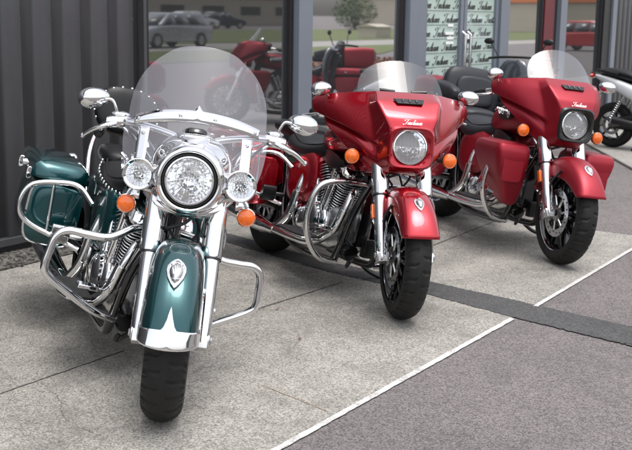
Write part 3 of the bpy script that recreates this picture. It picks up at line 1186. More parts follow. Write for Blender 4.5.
    L.build('cam_cover', M['chrome'], eng)
    L = MB()
    L.loft([ring((0, y, .33), (1, 0, 0), (0, 0, 1), .30 * k, .105 * k, 2.4, 36) for y, k in ((.12, 1), (.16, 1), (.185, .93), (.195, .8), (.198, .4))])
    L.build('primary_cover', M['chrome'], eng)
    L = MB()
    L.lathe([(.001, .05), (.05, .048), (.075, .04), (.085, .02), (.085, -.03)], (.05, .15, .60), (0, 1, 0), 32)
    L.build('air_cleaner', M['chrome'], eng)
    L = MB()
    L.loft([ring((.05, 0, z), (1, 0, 0), (0, 1, 0), a_, .07, 3, 20) for z, a_ in ((.50, .03), (.60, .06), (.72, .12))]); L.build('intake', M['black'], eng)
    L = MB(); L.tube([(.33, -.075, .26), (.415, -.075, .24)], .042, 24); L.tube([(.415, -.075, .24), (.422, -.075, .2385)], .036, 24)
    L.build('oil_filter', M['gloss_black'], eng)
    L = MB(); L.box((.385, 0, .62), (.04, .12, .10)); L.build('coil_cover', M['black'], eng, bevel=.006)
    L = MB(); L.box((.39, .06, .27), (.05, .11, .10))
    for i in range(7): L.box((.418, .06, .235 + i * .012), (.012, .105, .004))
    L.build('regulator', M['black'], eng, bevel=.003)
    L = MB()
    L.tube([(.30, .0, .19), (.44, -.10, .17), (.46, -.10, .20)], .011, 10, 3); L.build('engine_link', M['black'], root); L = MB(); L.lathe([(.001, .012), (.03, .010), (.042, 0), (.042, -.03), (.02, -.04)], (.43, .10, .42), (1, .2, 0), 24)
    L.build('horn', M['black'], root)
    # --- exhaust
    for pts_ in ([(.27, -.04, .56), (.335, -.09, .55), (.345, -.125, .46), (.30, -.15, .33), (.14, -.185, .235), (-.10, -.20, .215), (-.40, -.24, .22)],
                 [(-.10, -.08, .60), (-.16, -.15, .58), (-.17, -.18, .48), (-.20, -.19, .34), (-.28, -.21, .25), (-.42, -.24, .22)]):
        L = MB(); L.tube(pts_, .021, 16, 6); ex = L.build('exhaust_pipe', M['chrome'], root)
        L = MB(); L.tube([tuple(Vector(p) + Vector((.004, -.006, 0))) for p in pts_[2:5]], .026, 16, 6); L.build('heat_shield', M['chrome'], ex)
    for s in (-1, 1):
        L = MB(); L.tube([(-.30, s * .225, .215), (-.38, s * .235, .22), (-.50, s * .255, .225), (-.95, s * .275, .255), (-1.18, s * .285, .27), (-1.21, s * .286, .272)], [.026, .036, .050, .054, .052, .044], 24, 2)
        mf = L.build('muffler', M['chrome'], root)
        L = MB(); L.tube([(-1.205, s * .286, .271), (-1.215, s * .286, .272)], .04, 24); L.build('muffler_outlet', M['black'], mf)
    # --- floorboards, pedals
    for s in (-1, 1):
        L = MB()
        out = [(.26, .19), (.28, .25), (.26, .31), (.17, .335), (-.08, .33), (-.12, .29), (-.11, .19)]
        L.prism([(x, s * y, .262) for x, y in out], (0, 0, .012))
        fb = L.build('floorboard', M['chrome'], root, bevel=.004)
        L = MB(); L.prism([(x * .92 + .012, s * (y * .88 + .032), .2745) for x, y in out], (0, 0, .010)); L.build('footrest_pad', M['rubber'], fb, bevel=.003)
        L = MB()
        if s < 0:
            L.tube([(.16, -.17, .30), (.28, -.185, .33), (.38, -.20, .35), (.39, -.25, .352)], .010, 10, 4); L.box((.395, -.265, .362), (.07, .075, .016))
            L.build('brake_pedal', M['chrome'], root, bevel=.003)
        else:
            L.tube([(.40, .22, .35), (.26, .215, .30), (.06, .215, .33)], .010, 10, 4); L.tube([(.40, .21, .35), (.40, .29, .352)], .014, 10); L.tube([(.06, .21, .33), (.06, .28, .332)], .014, 10)
            L.build('shift_lever', M['chrome'], root)
    # --- crash bars
    for s in (-1, 1):
        if A:
            pp_ = [(.43, .05, .655), (.45, .14, .64), (.455, .23, .585), (.45, .32, .578), (.445, .395, .578), (.44, .435, .545), (.437, .447, .48), (.435, .452, .42), (.432, .435, .388), (.425, .36, .340), (.41, .22, .268), (.36, .12, .235)]
        else:
            pp_ = [(.43, .05, .62), (.45, .16, .625), (.45, .27, .615), (.44, .345, .575), (.43, .378, .48), (.42, .375, .37), (.40, .32, .26), (.38, .24, .19), (.34, .12, .17)]
        L = MB(); L.tube([(x, s * y, z) for x, y, z in pp_], .0168, 18, 8); L.build('crash_bar', M['chrome'], root)
    # --- tank
    L = MB()
    ts = [(.475, .03, .035, .895), (.46, .075, .06, .89), (.40, .125, .088, .885), (.28, .17, .112, .868), (.14, .182, .118, .85), (.0, .158, .105, .825), (-.10, .12, .08, .80), (-.15, .08, .05, .78)]
    L.loft([ring((x, 0, z), (0, 1, 0), (0, 0, 1), w, h, 2.4, 36) for x, w, h, z in ts])
    tk = L.build('fuel_tank', body, root, sub=1)
    L = MB(); L.loft([ring((x, 0, z), (0, 1, 0), (0, 0, 1), w, .012, 3, 20) for x, w, z in ((.36, .03, .972), (.30, .05, .982), (.10, .055, .968), (-.05, .04, .925))])
    L.build('tank_console', M['chrome'], tk)
    L = MB(); L.lathe([(.04, 0), (.042, .012), (.03, .022), (.001, .024)], (.20, 0, .975), (.05, 0, 1), 28); L.build('fuel_cap', M['chrome'], tk)
    for s in (-1, 1):
        L = MB()
        L.loft([ring((.20, s * y, .87), (1, 0, .1), (-.1, 0, 1), .085 * k, .042 * k, 2.6, 28) for y, k in ((.150, 1.05), (.184, 1.0), (.188, .9))])
        em = L.build('tank_badge', M['black'] if not A else M['chrome'], tk)
        L = MB()
        for i in range(6):
            L.tube([(.24 - .022 * i, s * .187, .858), (.225 - .026 * i, s * .190, .885 + .002 * i), (.20 - .028 * i, s * .187, .895 - .004 * i)], [.004, .008, .003], 8, 3)
        L.ell((.245, s * .187, .865), (.02, .006, .022), None, 14, 8)
        L.build('badge_relief', M['chrome'], em)
    # --- seat
    L = MB()
    st_ = [(.0, .085, .045, .765), (-.05, .12, .055, .745), (-.14, .165, .06, .715), (-.28, .19, .062, .70), (-.38, .19, .075, .715), (-.45, .18, .085, .74), (-.47, .16, .07, .75)]
    L.loft([ring((x, 0, z), (0, 1, 0), (0, 0, 1), w, h, 2.6, 36) for x, w, h, z in st_])
    seat = L.build('seat', M['leather'] if A or B else M['grey_vinyl'], root, sub=1)
    L = MB()
    L.loft([ring((x, 0, z), (0, 1, 0), (0, 0, 1), w, h, 2.8, 36) for x, w, h, z in ((-.44, .13, .04, .80), (-.48, .15, .055, .81), (-.66, .16, .055, .815), (-.80, .14, .045, .82), (-.83, .11, .03, .82))])
    L.build('pillion_pad', M['leather'] if A or B else M['grey_vinyl'], seat, sub=1)
    L = MB()
    for s in (-1, 1):
        pp_ = [(x, s * w * .80, z + h * .82) for x, w, h, z in st_[1:6]]
        L.tube(pp_, .0035, 8, 5)
    L.build('seat_piping', M['black'], seat)
    if A:
        L = MB()
        for s in (-1, 1):
            P = catmull([(-.06, s * .128, .705), (-.13, s * .168, .712), (-.22, s * .190, .735), (-.34, s * .192, .765), (-.43, s * .170, .80)], 3)
            for p in P:
                L = MB(); L.ell(p, (.0085, .006, .0085), None, 10, 6); L.build('seat_stud', M['chrome'], seat)
    # side covers
    for s in (-1, 1):
        L = MB()
        L.loft([ring((-.22, s * y, .56), (1, 0, .15), (-.15, 0, 1), a_, b_, 3, 30) for y, a_, b_ in ((.10, .20, .15), (.15, .20, .15), (.168, .18, .13), (.174, .12, .09))])
        L.build('side_cover', body, root)
        L = MB()
        L.loft([ring((.10 - .0, s * y, .70), (1, 0, -.2), (.2, 0, 1), a_, .045, 3, 24) for y, a_ in ((.08, .14), (.12, .13), (.13, .10))])
        L.build('frame_cover', M['black'], root)
    # --- rear mudguard
    rm = fender_mb(ro, [(0, 0), (.05, .004), (.10, .025), (.128, .07), (.135, .15), (.135, .22)], .40, rad(28), rad(190), 0, rad(10), None, 40)
    rf = rm.build('rear_fender', body, root, solid=.004)
    L = MB(); L.ell((-1.20, 0, .60), (.03, .09, .045)); tl_ = L.build('tail_light', M['red_lens'], root)
    # --- saddlebags
    for s in (-1, 1):
        def brg(x, w, h, zc, p=4):
            return ring((x, s * (.21 + w), zc), (0, 1, 0), (0, 0, 1), w, h, p, 36)
        L = MB()
        L.loft([brg(-.44, .06, .10, .52), brg(-.45, .10, .135, .50), brg(-.48, .125, .155, .49), brg(-.80, .132, .158, .49), brg(-1.10, .12, .15, .50), brg(-1.19, .09, .12, .51), brg(-1.21, .05, .08, .52)])
        bag = L.build('saddlebag', body, root)
        L = MB()
        def lid(x, w, h, zc): return [Vector((x, s * (.21 + .125) + y, zc + max(z, -.002))) for y, z in [(w * spow(math.cos(2 * PI * i / 36), .5), h * spow(math.sin(2 * PI * i / 36), .7)) for i in range(36)]]
        L.loft([lid(-.435, .05, .02, .655), lid(-.445, .105, .055, .655), lid(-.48, .138, .085, .655), lid(-.62, .142, .098, .655), lid(-.85, .142, .098, .655), lid(-1.10, .13, .085, .655), lid(-1.20, .09, .05, .655), lid(-1.22, .04, .02, .655)])
        L.build('bag_lid', body, bag)
        L = MB()
        P = []
        for i in range(24):
            a = -PI / 2 + PI * i / 23
        L.loft([[p + Vector((dx, 0, 0)) for p in brg(-.478, .1262, .1565, .49)] for dx in (0.002, -.002)])
        L.build('bag_trim', M['chrome'] if A else body, bag)
        L = MB()
        for xa in (-.60, -1.02):
            L = MB(); L.loft([ring((x, s * .472, .655), (0, 1, 0), (0, 0, 1), .016, .03, 3, 16) for x in (xa, xa + .06)])
            L.build('bag_latch', M['chrome'], bag, bevel=.004)
        L = MB(); L.lathe([(.001, .02), (.012, .018), (.018, 0), (.018, -.012)], (-.75, s * .474, .68), (0, s, 0), 18)
        L.build('bag_lock', M['chrome'], bag)
        if A or B:
            pp_ = [(-.28, .19, .60), (-.36, .26, .66), (-.38, .36, .655), (-.39, .46, .625), (-.39, .500, .565), (-.39, .495, .49), (-.385, .44, .44), (-.37, .33, .405), (-.33, .20, .37)]
            L = MB(); L.tube([(x, s * y, z) for x, y, z in pp_], .0128, 16, 7)
            L.tube([(-.385, s * .37, .652), (-.375, s * .355, .41)], .008, 10)
            L.build('bag_guard', M['chrome'], root)
            L = MB(); L.tube([(-.30, s * .20, .43), (-.31, s * .26, .43)], .012, 10); L.loft([ring((-.31, s * y, .43), (.3, 0, 1), (1, 0, -.3), .045, .018, 3, 16) for y in (.26, .275, .335, .345)])
            L.build('passenger_peg', M['chrome'] if A else M['black'], root, bevel=.003)
    # rear signals
    for s in (-1, 1):
        signal(root, (-1.16, s * .20, .70), (-1, 0, 0), .034, None, 'chrome')
    # --- side stand
    L = MB(); L.tube([(.02, .14, .19), (.06, .24, .10), (.09, .335, .065)], [.015, .013, .012], 12, 4); L.box((.10, .345, .063), (.07, .045, .012), R3('X', .15))
    L.build('side_stand', M['black'] if not A else M['chrome'], root, bevel=.003)

    # ================= handlebar group (steers)
    hz = 0.0
    if A:
        bar = [(.50, .03, 1.03), (.475, .10, 1.055), (.455, .20, 1.075), (.42, .30, 1.08), (.32, .38, 1.05), (.16, .42, 1.00)]
    else:
        bar = [(.46, .03, .98), (.42, .12, 1.0), (.36, .24, 1.02), (.28, .34, 1.02), (.14, .40, .99)]
    for s in (-1, 1):
        L = MB(); L.tube([(x, s * y, z) for x, y, z in bar], .0145, 16, 6)
        hb = L.build('handlebar', M['chrome'], root, S)
        a, b = Vector(bar[-2]), Vector(bar[-1])
        a.y *= s; b.y *= s
        L = MB(); L.tube([a * .55 + b * .45, b, b + (b - a) * .08], [.02, .021, .018], 16); L.build('grip', M['rubber'], hb, S)
        if A:
            pc = Vector((.405, s * .315, 1.075))
            L = MB(); L.loft([ring(pc + Vector((.02 * dx, s * dx, -.1 * dx)), (0, 0, 1), (1, 0, 0), .026 * k, .034 * k, 3, 20) for dx, k in ((-.045, .7), (-.03, 1), (.03, 1), (.05, .8), (.055, .5))])
            L.ell(pc + Vector((-.01, 0, .03)), (.035, .04, .014), None, 18, 8)
            L.build('control_housing', M['chrome'], hb, S)
            # lever: from the perch outwards, ball end
            L = MB(); L.tube([pc + Vector((.04, s * .01, -.005)), pc + Vector((.055, s * .05, -.02)), pc + Vector((.04, s * .095, -.04)), pc + Vector((.01, s * .135, -.07))], [.010, .011, .009, .008], 12, 5)
            L.ell(pc + Vector((.006, s * .139, -.073)), (.011, .011, .011), None, 14, 8)
            L.build('lever', M['chrome'], hb, S)
        else:
            pc = Vector((.25, s * .33, 1.0))
            L = MB(); L.tube([pc, pc + Vector((.03, s * .05, -.01)), pc + Vector((-.05, s * .135, -.03))], .008, 10, 4); L.build('lever', M['chrome'], hb, S)
        # mirror
        if A:
            mc = Vector((.40, s * .425, 1.158)); st0 = Vector((.41, s * .325, 1.10))
            L = MB(); L.tube([st0, st0 + Vector((.005, s * .012, .035)), st0 + Vector((.005, s * .030, .060)), mc + Vector((.012, -s * .03, -.004))], .0065, 12, 5)
            stem = L.build('mirror_stem', M['chrome'], hb, S)
            rx, ry, rz = .040, .066, .043
        else:
            mc = Vector((.40, s * .405, 1.125))
            st0 = Vector((.37, s * .36, 1.08))
            L = MB(); L.tube([st0, mc + Vector((-.01, -s * .02, -.01))], .008, 12); stem = L.build('mirror_stem', M['chrome'], hb, S)
            rx, ry, rz = .034, .058, .038
        L = MB()
        RR = R3('X', -s * .16) @ R3('Z', s * -.25)
        secs = []
        for i in range(13):
            t = i / 12
            k = math.sqrt(max(0, 1 - (1 - t) ** 2.2)) if t < 1 else 1.0
            secs.append([mc + RR @ Vector((rx * (1 - t * 1.35), ry * k * math.cos(q), rz * k * math.sin(q) * (1 + .12 * math.cos(q) * s))) for q in [2 * PI * j / 28 for j in range(28)]])
        L.loft(secs)
        mir = L.build('mirror', M['chrome'], root, S)
        L = MB(); L.lathe([(.001, .0), (.9, .0)], (0, 0, 0), (1, 0, 0), 28)
        L.v = [tuple(mc + RR @ Vector((rx * -.37, ry * y_, rz * z_))) for _, y_, z_ in L.v]
        L.build('mirror_glass', M['reflector'], mir, S)

    if A:
        for s in (-1, 1):
            L = MB(); L.tube([(.41, s * .285, 1.055), (.50, s * .235, 1.01), (.55, s * .185, .93), (.52, s * .165, .82), (.45, s * .12, .72)], .0055, 8, 6); L.build('cable', M['rubber'], root, S)
            L = MB(); L.tube([(.42, s * .27, 1.06), (.47, s * .20, 1.03), (.50, s * .15, .98)], .004, 8, 6); L.build('brake_hose', M['steel'], root, S)
        # headlight nacelle
        L = MB()
        def ns(x, w, h, zc, p): return ring((x, 0, zc), (0, 1, 0), (0, 0, 1), w, h, p, 48)
        L.loft([ns(.48, .10, .12, .925, 2.6), ns(.50, .145, .15, .92, 2.8), ns(.56, .168, .155, .912, 2.8), ns(.62, .158, .150, .908, 2.6), ns(.66, .146, .143, .905, 2.3), ns(.69, .137, .137, .905, 2.0), ns(.712, .134, .134, .905, 2), ns(.728, .126, .126, .905, 2), ns(.732, .116, .116, .905, 2), ns(.726, .106, .106, .905, 2), ns(.710, .104, .104, .905, 2)], cap=False)
        nac = L.build('headlight_nacelle', M['chrome'], root, S, sub=1)
        # hood crest on top
        L = MB()
        L.loft([ring((x, 0, z), (0, 1, 0), (0, 0, 1), w, h, 2.6, 28) for x, w, h, z in ((.46, .075, .03, 1.03), (.52, .085, .035, 1.045), (.60, .07, .03, 1.045), (.66, .045, .022, 1.03), (.70, .015, .012, 1.022))])
        L.build('nacelle_crest', M['chrome'], nac, S)
        L = MB(); L.lathe([(.001, .012), (.05, .012), (.058, .004), (.06, -.01)], (.50, 0, 1.07), (-.35, 0, 1), 32); L.build('instrument_dial', M['gloss_black'], nac, S)
        # gasket ring + lamp
        L = MB(); L.lathe([(.106, -.004), (.104, .006), (.098, .006), (.095, -.012)], (.722, 0, .905), (1, 0, 0), 48); L.build('lamp_gasket', M['black'], nac, S)
        lamp(root, 'headlight', (.724, 0, .905), (1, 0, 0), .094, S, ringw=.10, bulb=False)
        # side winglets (nacelle lower lip)
        L = MB(); L.tube([(.60, -.17, .83), (.655, -.11, .79), (.675, 0, .772), (.655, .11, .79), (.60, .17, .83)], [.010, .016, .018, .016, .010], 14, 6); L.build('nacelle_lip', M['chrome'], root, S)
        # light bar and aux lamps
        L = MB(); L.tube([(.60, -.215, .845), (.63, -.14, .835), (.675, -.08, .790), (.685, 0, .772), (.675, .08, .790), (.63, .14, .835), (.60, .215, .845)], .010, 14, 6)
        lb = L.build('light_bar', M['chrome'], root, S)
        for s in (-1, 1):
            lamp(root, 'auxiliary_light', (.655, s * .198, .90), (1, s * .03, -.02), .062, S, ringw=.20)
            L = MB(); L.tube([(.60, s * .20, .845), (.61, s * .199, .87)], .012, 12); L.build('lamp_bracket', M['chrome'], lb, S)
            L = MB(); L.tube([(.60, s * .215, .845), (.60, s * .235, .815), (.60, s * .236, .785)], .009, 10, 3); L.build('signal_bracket', M['chrome'], lb, S)
            signal(root, (.615, s * .236, .775), (1, s * .06, 0), .037, S, 'chrome')
        # windscreen
        def sx(y, z):
            t = z - .86
            return .640 - t * .44 - .05 * t * t - 1.15 * y * y
        def hw_(t):      # half width by height fraction
            z = .845 + t * .575
            if z < 1.12: return .245 + .045 * math.sin(min(1, (z - .845) / .20) * PI / 2) - .012 * max(0, (z - 1.045) / .075)
            q = (z - 1.12) / (1.42 - 1.12)
            return .278 * math.sqrt(max(0, 1 - q ** 2.3))
        def scr(a, b):
            u = a * 2 - 1
            zt = math.sin(b * PI / 2) if b > 0 else 0
            w = hw_(zt)
            y = u * w
            z = .845 + .575 * zt
            # notch for the lamp
            notch = max(0, 1 - (abs(y) / .155) ** 3)
            lo = .845 + .205 * notch
            z = max(z, lo + (z - .845) * .55) if z < 1.42 else z
            z = lo + (1.42 - lo) * zt if notch > 0 else z
            return (sx(y, z), y, z)
        L = MB(); L.grid(scr, 44, 34)
        ws = L.build('windscreen', M['screen'], root, S)
        # chrome braces
        def band(z0fn, w, y0, y1, n_=40):
            def fn(a, b):
                y = y0 + (y1 - y0) * a
                z = z0fn(y) + (b - .5) * w(y)
                return (sx(y, z) + .004, y, z)
            q = MB(); q.grid(fn, n_, 2); return q
        peak = lambda y: 1.140 - .66 * y * y
        wd = lambda y: .046 + .022 * max(0, 1 - abs(y) / .016) - .10 * max(0, abs(y) - .15)
        pk2 = lambda y: peak(y) + .011 * max(0, 1 - abs(y) / .016)
        sb = band(pk2, wd, -.252, .252, 80).build('screen_brace', M['chrome'], ws, S, solid=.004)
        for s in (-1, 1):
            def vb(a, b):
                z = .80 + (1.075 - .80) * b
                y = s * (.186 + .044 * a + .004 * (1 - b))
                return (sx(y, z) + .0035, y, z)
            q = MB(); q.grid(vb, 4, 12); q.build('screen_strut', M['chrome'], ws, S, solid=.004)
            for y, z in ((.235, peak(.235)), (.07, peak(.07)), (.209, .86), (.209, 1.05)):
                L = MB(); L.lathe([(.001, .005), (.006, .004), (.008, 0)], (sx(y, z) + .005, s * y, z), (1, s * .4, .3), 12)
                L.build('brace_bolt', M['steel'], ws, S)
        L = MB()
        edge = [scr(a, 0) for a in [i / 44 for i in range(45)]]
        # pillion backrest with studs
        L = MB()
        L.loft([ring((-.98 - (z - .90) * .25, 0, z), (0, 1, 0), (1, 0, .25), .17 * k, .05 * k2, 2.6, 36) for z, k, k2 in ((.895, .35, .5), (.905, .6, .8), (.935, .85, 1), (.99, 1.0, 1), (1.05, 1.0, 1), (1.10, .90, 1), (1.135, .66, .85), (1.148, .35, .5))])
        bk = L.build('backrest', M['leather'], root, sub=1)
        L = MB()
        for i in range(15):
            L = MB()
            a = -.15 * PI + 1.3 * PI * i / 14
            L.ell((-1.015 - .06 * math.sin(a) * .25 + .02, .172 * math.cos(a), 1.02 + .128 * math.sin(a)), (.008, .008, .008), None, 10, 6)
            L.build('backrest_stud', M['chrome'], bk)
        for s in (-1, 1):
            L = MB(); L.tube([(-.72, s * .16, .60), (-.90, s * .16, .78), (-.97, s * .13, .90), (-1.0, s * .08, .97)], .012, 12, 5); L.build('backrest_support', M['chrome'], bk)
        # screen side deflectors: small clear wings low at the fork
        for s in (-1, 1):
            L = MB(); L.tube([(.42, s * .30, 1.06), (.47, s * .22, 1.0), (.54, s * .165, .95)], .008, 10, 4); L.build('screen_mount', M['chrome'], ws, S)
    else:
        fairing(root, S, body, B, C)
        for s in (-1, 1):
            L = MB(); L.tube([(.56, s * .17, .79), (.60, s * .235, .795)], .013, 12); ob = L.build('signal_bracket', M['black'], root, S)
            signal(root, (.615, s * .262, .795), (1, s * .1, 0), .040, S, 'black')
        L = MB()
        # tank-side black instrument pods behind the fairing
        if C:
            for s in (-1, 1):
                L = MB()
                def lf(z, x0, x1, y0, y1, p=4): return ring(((x0 + x1) / 2 + .05, s * ((y0 + y1) / 2 - (.035 if s < 0 else -.02)), z - .01), (1, 0, 0), (0, 1, 0), (x1 - x0) / 2, (y1 - y0) / 2, p + 2.5, 40)
                L.loft([lf(.30, .40, .46, .22, .28), lf(.33, .35, .48, .20, .31), lf(.45, .27, .53, .20, .385), lf(.56, .21, .56, .20, .43), lf(.66, .19, .57, .20, .455), lf(.70, .22, .555, .215, .445), lf(.715, .27, .52, .24, .42)])
                lfo = L.build('lower_fairing', body, root, sub=1)
                L = MB(); L.loft([ring((x + .05, s * (.325 - (.035 if s < 0 else -.02)), .535), (0, 1, 0), (0, 0, 1), .075, .085, 5, 24) for x in (.535, .562)])
                L.build('glovebox_lid', body, lfo, bevel=.006)
                for zz in (.46, .535, .61):
                    L = MB(); L.lathe([(.001, .004), (.006, .003), (.008, 0)], (.606, s * (.325 - (.035 if s < 0 else -.02)) + s * .098 * (-1 if s < 0 else -1), zz), (1, 0, 0), 12); L.build('screw', M['black'], lfo)
        # trunk / backrest
        if C:
            L = MB()
            L.loft([ring((x, 0, z), (0, 1, 0), (0, 0, 1), w, h, 5, 40) for x, w, h, z in ((-.74, .22, .10, .90), (-.76, .26, .14, .91), (-1.0, .28, .15, .91), (-1.16, .25, .13, .92), (-1.20, .18, .08, .92))])
            tr = L.build('trunk', body, root)
            L = MB()
            L.loft([ring((-.66 - (z - .85) * .22, 0, z - .035), (0, 1, 0), (1, 0, .2), .235 * k, .065 * k2, 3, 40) for z, k, k2 in ((.855, .8, .6), (.87, .9, .9), (.95, .97, 1), (1.05, 1, 1), (1.12, .95, 1), (1.17, .8, .8), (1.185, .5, .4))])
            bk = L.build('backrest', M['grey_vinyl'], root, sub=1)
            L = MB(); L.loft([ring((-.60 - (z - .85) * .22, 0, z - .035), (0, 1, 0), (1, 0, .2), .16 * k, .03, 3, 30) for z, k in ((.90, .7), (.92, .95), (1.05, 1), (1.10, .9), (1.12, .6))])
            L.build('lumbar_pad', M['grey_vinyl'], bk, sub=1)
            for s in (-1, 1):
                L = MB(); L.loft([ring((x, s * y, z), (0, 1, 0), (0, 0, 1), w, h, 3, 26) for x, y, z, w, h in ((-.72, .26, .97, .05, .06), (-.60, .29, .96, .06, .07), (-.46, .30, .95, .055, .06), (-.36, .295, .94, .045, .05), (-.33, .29, .94, .02, .02))])
                L.build('armrest', M['grey_vinyl'], bk, sub=1)
                L = MB()
                L.loft([ring((x, s * .27, .86), (0, 1, 0), (0, 0, 1), .07, .075, 4, 24) for x in (-.72, -.52, -.49)])
                spk = L.build('speaker_pod', M['black'], root, bevel=.01)
                L = MB()
                for i in range(6): L.box((-.486, s * .27, .80 + .022 * i), (.012, .115, .008))
                L.build('speaker_grille', M['gloss_black'], spk, bevel=.002)
    return root


def fairing(root, S, body, B, C):
    """fork-mounted shark-nose fairing built from a half control net, creased along the nose ridge"""
    rows = [
        [(.60, 0, 1.138), (.585, .15, 1.138), (.555, .195, 1.130), (.41, .315, 1.112), (.235, .392, 1.092)],
        [(.70, 0, 1.092), (.68, .168, 1.094), (.615, .192, 1.062), (.445, .335, 1.070), (.228, .418, 1.064)],
        [(.775, 0, 1.015), (.758, .142, 1.022), (.668, .176, .968), (.475, .334, 1.010), (.245, .418, 1.034)],
        [(.797, 0, .960), (.785, .112, .962), (.692, .164, .885), (.530, .292, .948), (.255, .410, 1.002)],
        [(.80, 0, .870), (.785, .116, .870), (.662, .144, .858), (.500, .235, .935), (.262, .350, .992)],
        [(.79, 0, .785), (.77, .105, .785), (.690, .146, .785), (.590, .220, .868), (.325, .358, .940)],
        [(.745, 0, .735), (.725, .085, .735), (.665, .125, .735), (.615, .168, .778), (.450, .280, .858)],
        [(.68, 0, .715), (.67, .07, .715), (.63, .10, .717), (.60, .125, .722), (.555, .16, .735)],
    ]
    rows = [[(x + (.030 * (k - 2) if k > 2 else 0), y + (.010 * (k - 2) if k > 2 and B else 0), z) for k, (x, y, z) in enumerate(q)] for q in rows]
    if C:
        rows = [[(x + .10 * max(0, y - .15), y * (1 - .22 * max(0, y - .15)), z) for x, y, z in q] for q in rows]
    import bmesh
    nr, nc = len(rows), len(rows[0])
    full = []
    for r in rows:
        full.append([(x, -y, z) for x, y, z in reversed(r[1:])] + list(r))
    W = 2 * nc - 1
    bm = bmesh.new()
    vs_ = [[bm.verts.new(S(Vector(p))) for p in r] for r in full]
    cl = bm.edges.layers.float.new('crease_edge')
    for i in range(nr - 1):
        for j in range(W - 1):
            # leave the lamp opening free
            if i in (3, 4) and nc - 2 <= j <= nc - 1:
                continue
            bm.faces.new((vs_[i][j], vs_[i][j + 1], vs_[i + 1][j + 1], vs_[i + 1][j]))
    bmesh.ops.recalc_face_normals(bm, faces=bm.faces)
    bm.edges.ensure_lookup_table()

    def crease(a, b, v):
        e = bm.edges.get((a, b))
        if e: e[cl] = v
    for s in (-1, 1):
        c1, c2, c3, c4 = (nc - 1 + s * k for k in (1, 2, 3, 4))
        for i in range(nr - 1):
            crease(vs_[i][c1], vs_[i + 1][c1], .92 if i < 3 else .6)
            crease(vs_[i][c2], vs_[i + 1][c2], .92)
            pass
        for i in (1,):
            crease(vs_[i][c1], vs_[i][c2], .7)
        for i in (3, 4):
            crease(vs_[i][c2], vs_[i][c3], .9)
            crease(vs_[i][c3], vs_[i][c4], .9)
    for j in range(W - 1):
        crease(vs_[0][j], vs_[0][j + 1], .9)
        crease(vs_[2][j], vs_[2][j + 1], .35) if nc - 2 <= j <= nc - 1 else None
    me = bpy.data.meshes.new('fairing')
    bm.to_mesh(me); bm.free()
    me.shade_smooth()
    me.materials.append(body)
    f = bpy.data.objects.new('fairing', me)
    col.objects.link(f); f.parent = root
    md = f.modifiers.new('sub', 'SUBSURF'); md.levels = 4; md.render_levels = 4
    md = f.modifiers.new('solid', 'SOLIDIFY'); md.thickness = .006; md.offset = -1
    # black inner shell closing the back
    L = MB()
    L.loft([[Vector((x - .05, y * .90, z * .985 + .012)) for x, y, z in r] for r in full[:5]], closed=False)
    L.build('inner_shell', M['black'], f, S)
    L = MB(); L.loft([ring((x, 0, .90), (0, 1, 0), (0, 0, 1), w, h, 3, 28) for x, w, h in ((.52, .16, .12), (.60, .15, .12), (.70, .12, .10))]); L.build('lamp_bucket', M['black'], f, S)
    # bezel round the lamp
    bz = M['black'] if C else body
    hc = (.775, 0, .868)
    L = MB()
    prof = [(.135, .018, 5), (.125, .030, 4.4), (.112, .026, 3.2), (.098, .006, 2.3), (.088, -.02, 2.0)]
    L.loft([ring(Vector(hc) + Vector((d, 0, 0)), (0, 1, 0), (0, 0, 1), r_ * .90, r_ * .80 if r_ > .1 else r_ * .90, p_, 48) for r_, d, p_ in prof], cap=False)
    L.build('lamp_bezel', bz, f, S)
    lamp(root, 'headlight', (.772, 0, .868), (1, 0, .09), .088, S, ringw=.07, body_mat='chrome', bulb=False, lens='whitened_lens')
    if C:
        L = MB(); L.box((.766, 0, .868), (.012, .145, .007)); L.build('lamp_baffle', M['dark_steel'], f, S)
    # air vent on the nose
    L = MB()
    n0 = Vector((.079, 0, .10)).normalized()
    def vt(y, k, h): 
        x = .665 + k * .05; z = 1.1035 - k * .030
        return Vector((x, y, z)) + Vector((.30, 0, .95)) * h
    outl = [(-.082, .15), (.082, .15), (.066, .85), (-.066, .85)]
    L.prism([vt(y, k, .002) for y, k in outl], Vector((.30, 0, .95)) * .008)
    ve = L.build('air_vent', M['black'], f, S, bevel=.003)
    L = MB()
    for y in (-.035, 0, .035): L.tube([vt(y, .25, .012), vt(y, .75, .012)], .004, 8)
    L.build('vent_blade', M['dark_steel'], ve, S)
    # lettering over the lamp
    L = MB()
    script_word(L, lambda u, v: Vector((.800 - v * .0045, (u - .5) * .098, .985 + v * .0115)) + Vector((.006, 0, 0)))
    L.build('lettering', M['white_decal'], f, S, weld=False)
    # dash pod behind the screen
    L = MB(); L.loft([ring((x, 0, z), (0, 1, 0), (0, 0, 1), w, h, 4, 28) for x, w, h, z in ((.52, .20, .03, 1.10), (.42, .24, .06, 1.08), (.34, .25, .09, 1.05), (.32, .22, .07, 1.05))]); L.build('dash', M['black'], f, S)
    # screen
    H = .176 if B else .20
    def scr(a, b):
        u = a * 2 - 1
        zt = math.sin(b * PI / 2)
        w = (.232 if B else .225) * (max(0, 1 - zt ** 2.6)) ** .5
        w = max(w, .001)
        y = u * w
        z = 1.122 + H * zt - .10 * y * y * 3 * (1 - zt)
        x = .565 - (z - 1.122) * .85 - 1.35 * y * y
        return (x, y, z)
    L = MB(); L.grid(scr, 36, 24)
    ws = L.build('windscreen', M['tint_screen'] if B else M['light_screen'], root, S)
    for s in (-1, 1):
        L = MB(); L.lathe([(.001, .006), (.008, .004), (.010, 0)], (.565 - 1.35 * .20 ** 2 - .02, s * .20, 1.135), (1, s * .5, .5), 14)
        L.build('screen_bolt', M['chrome'], ws, S)
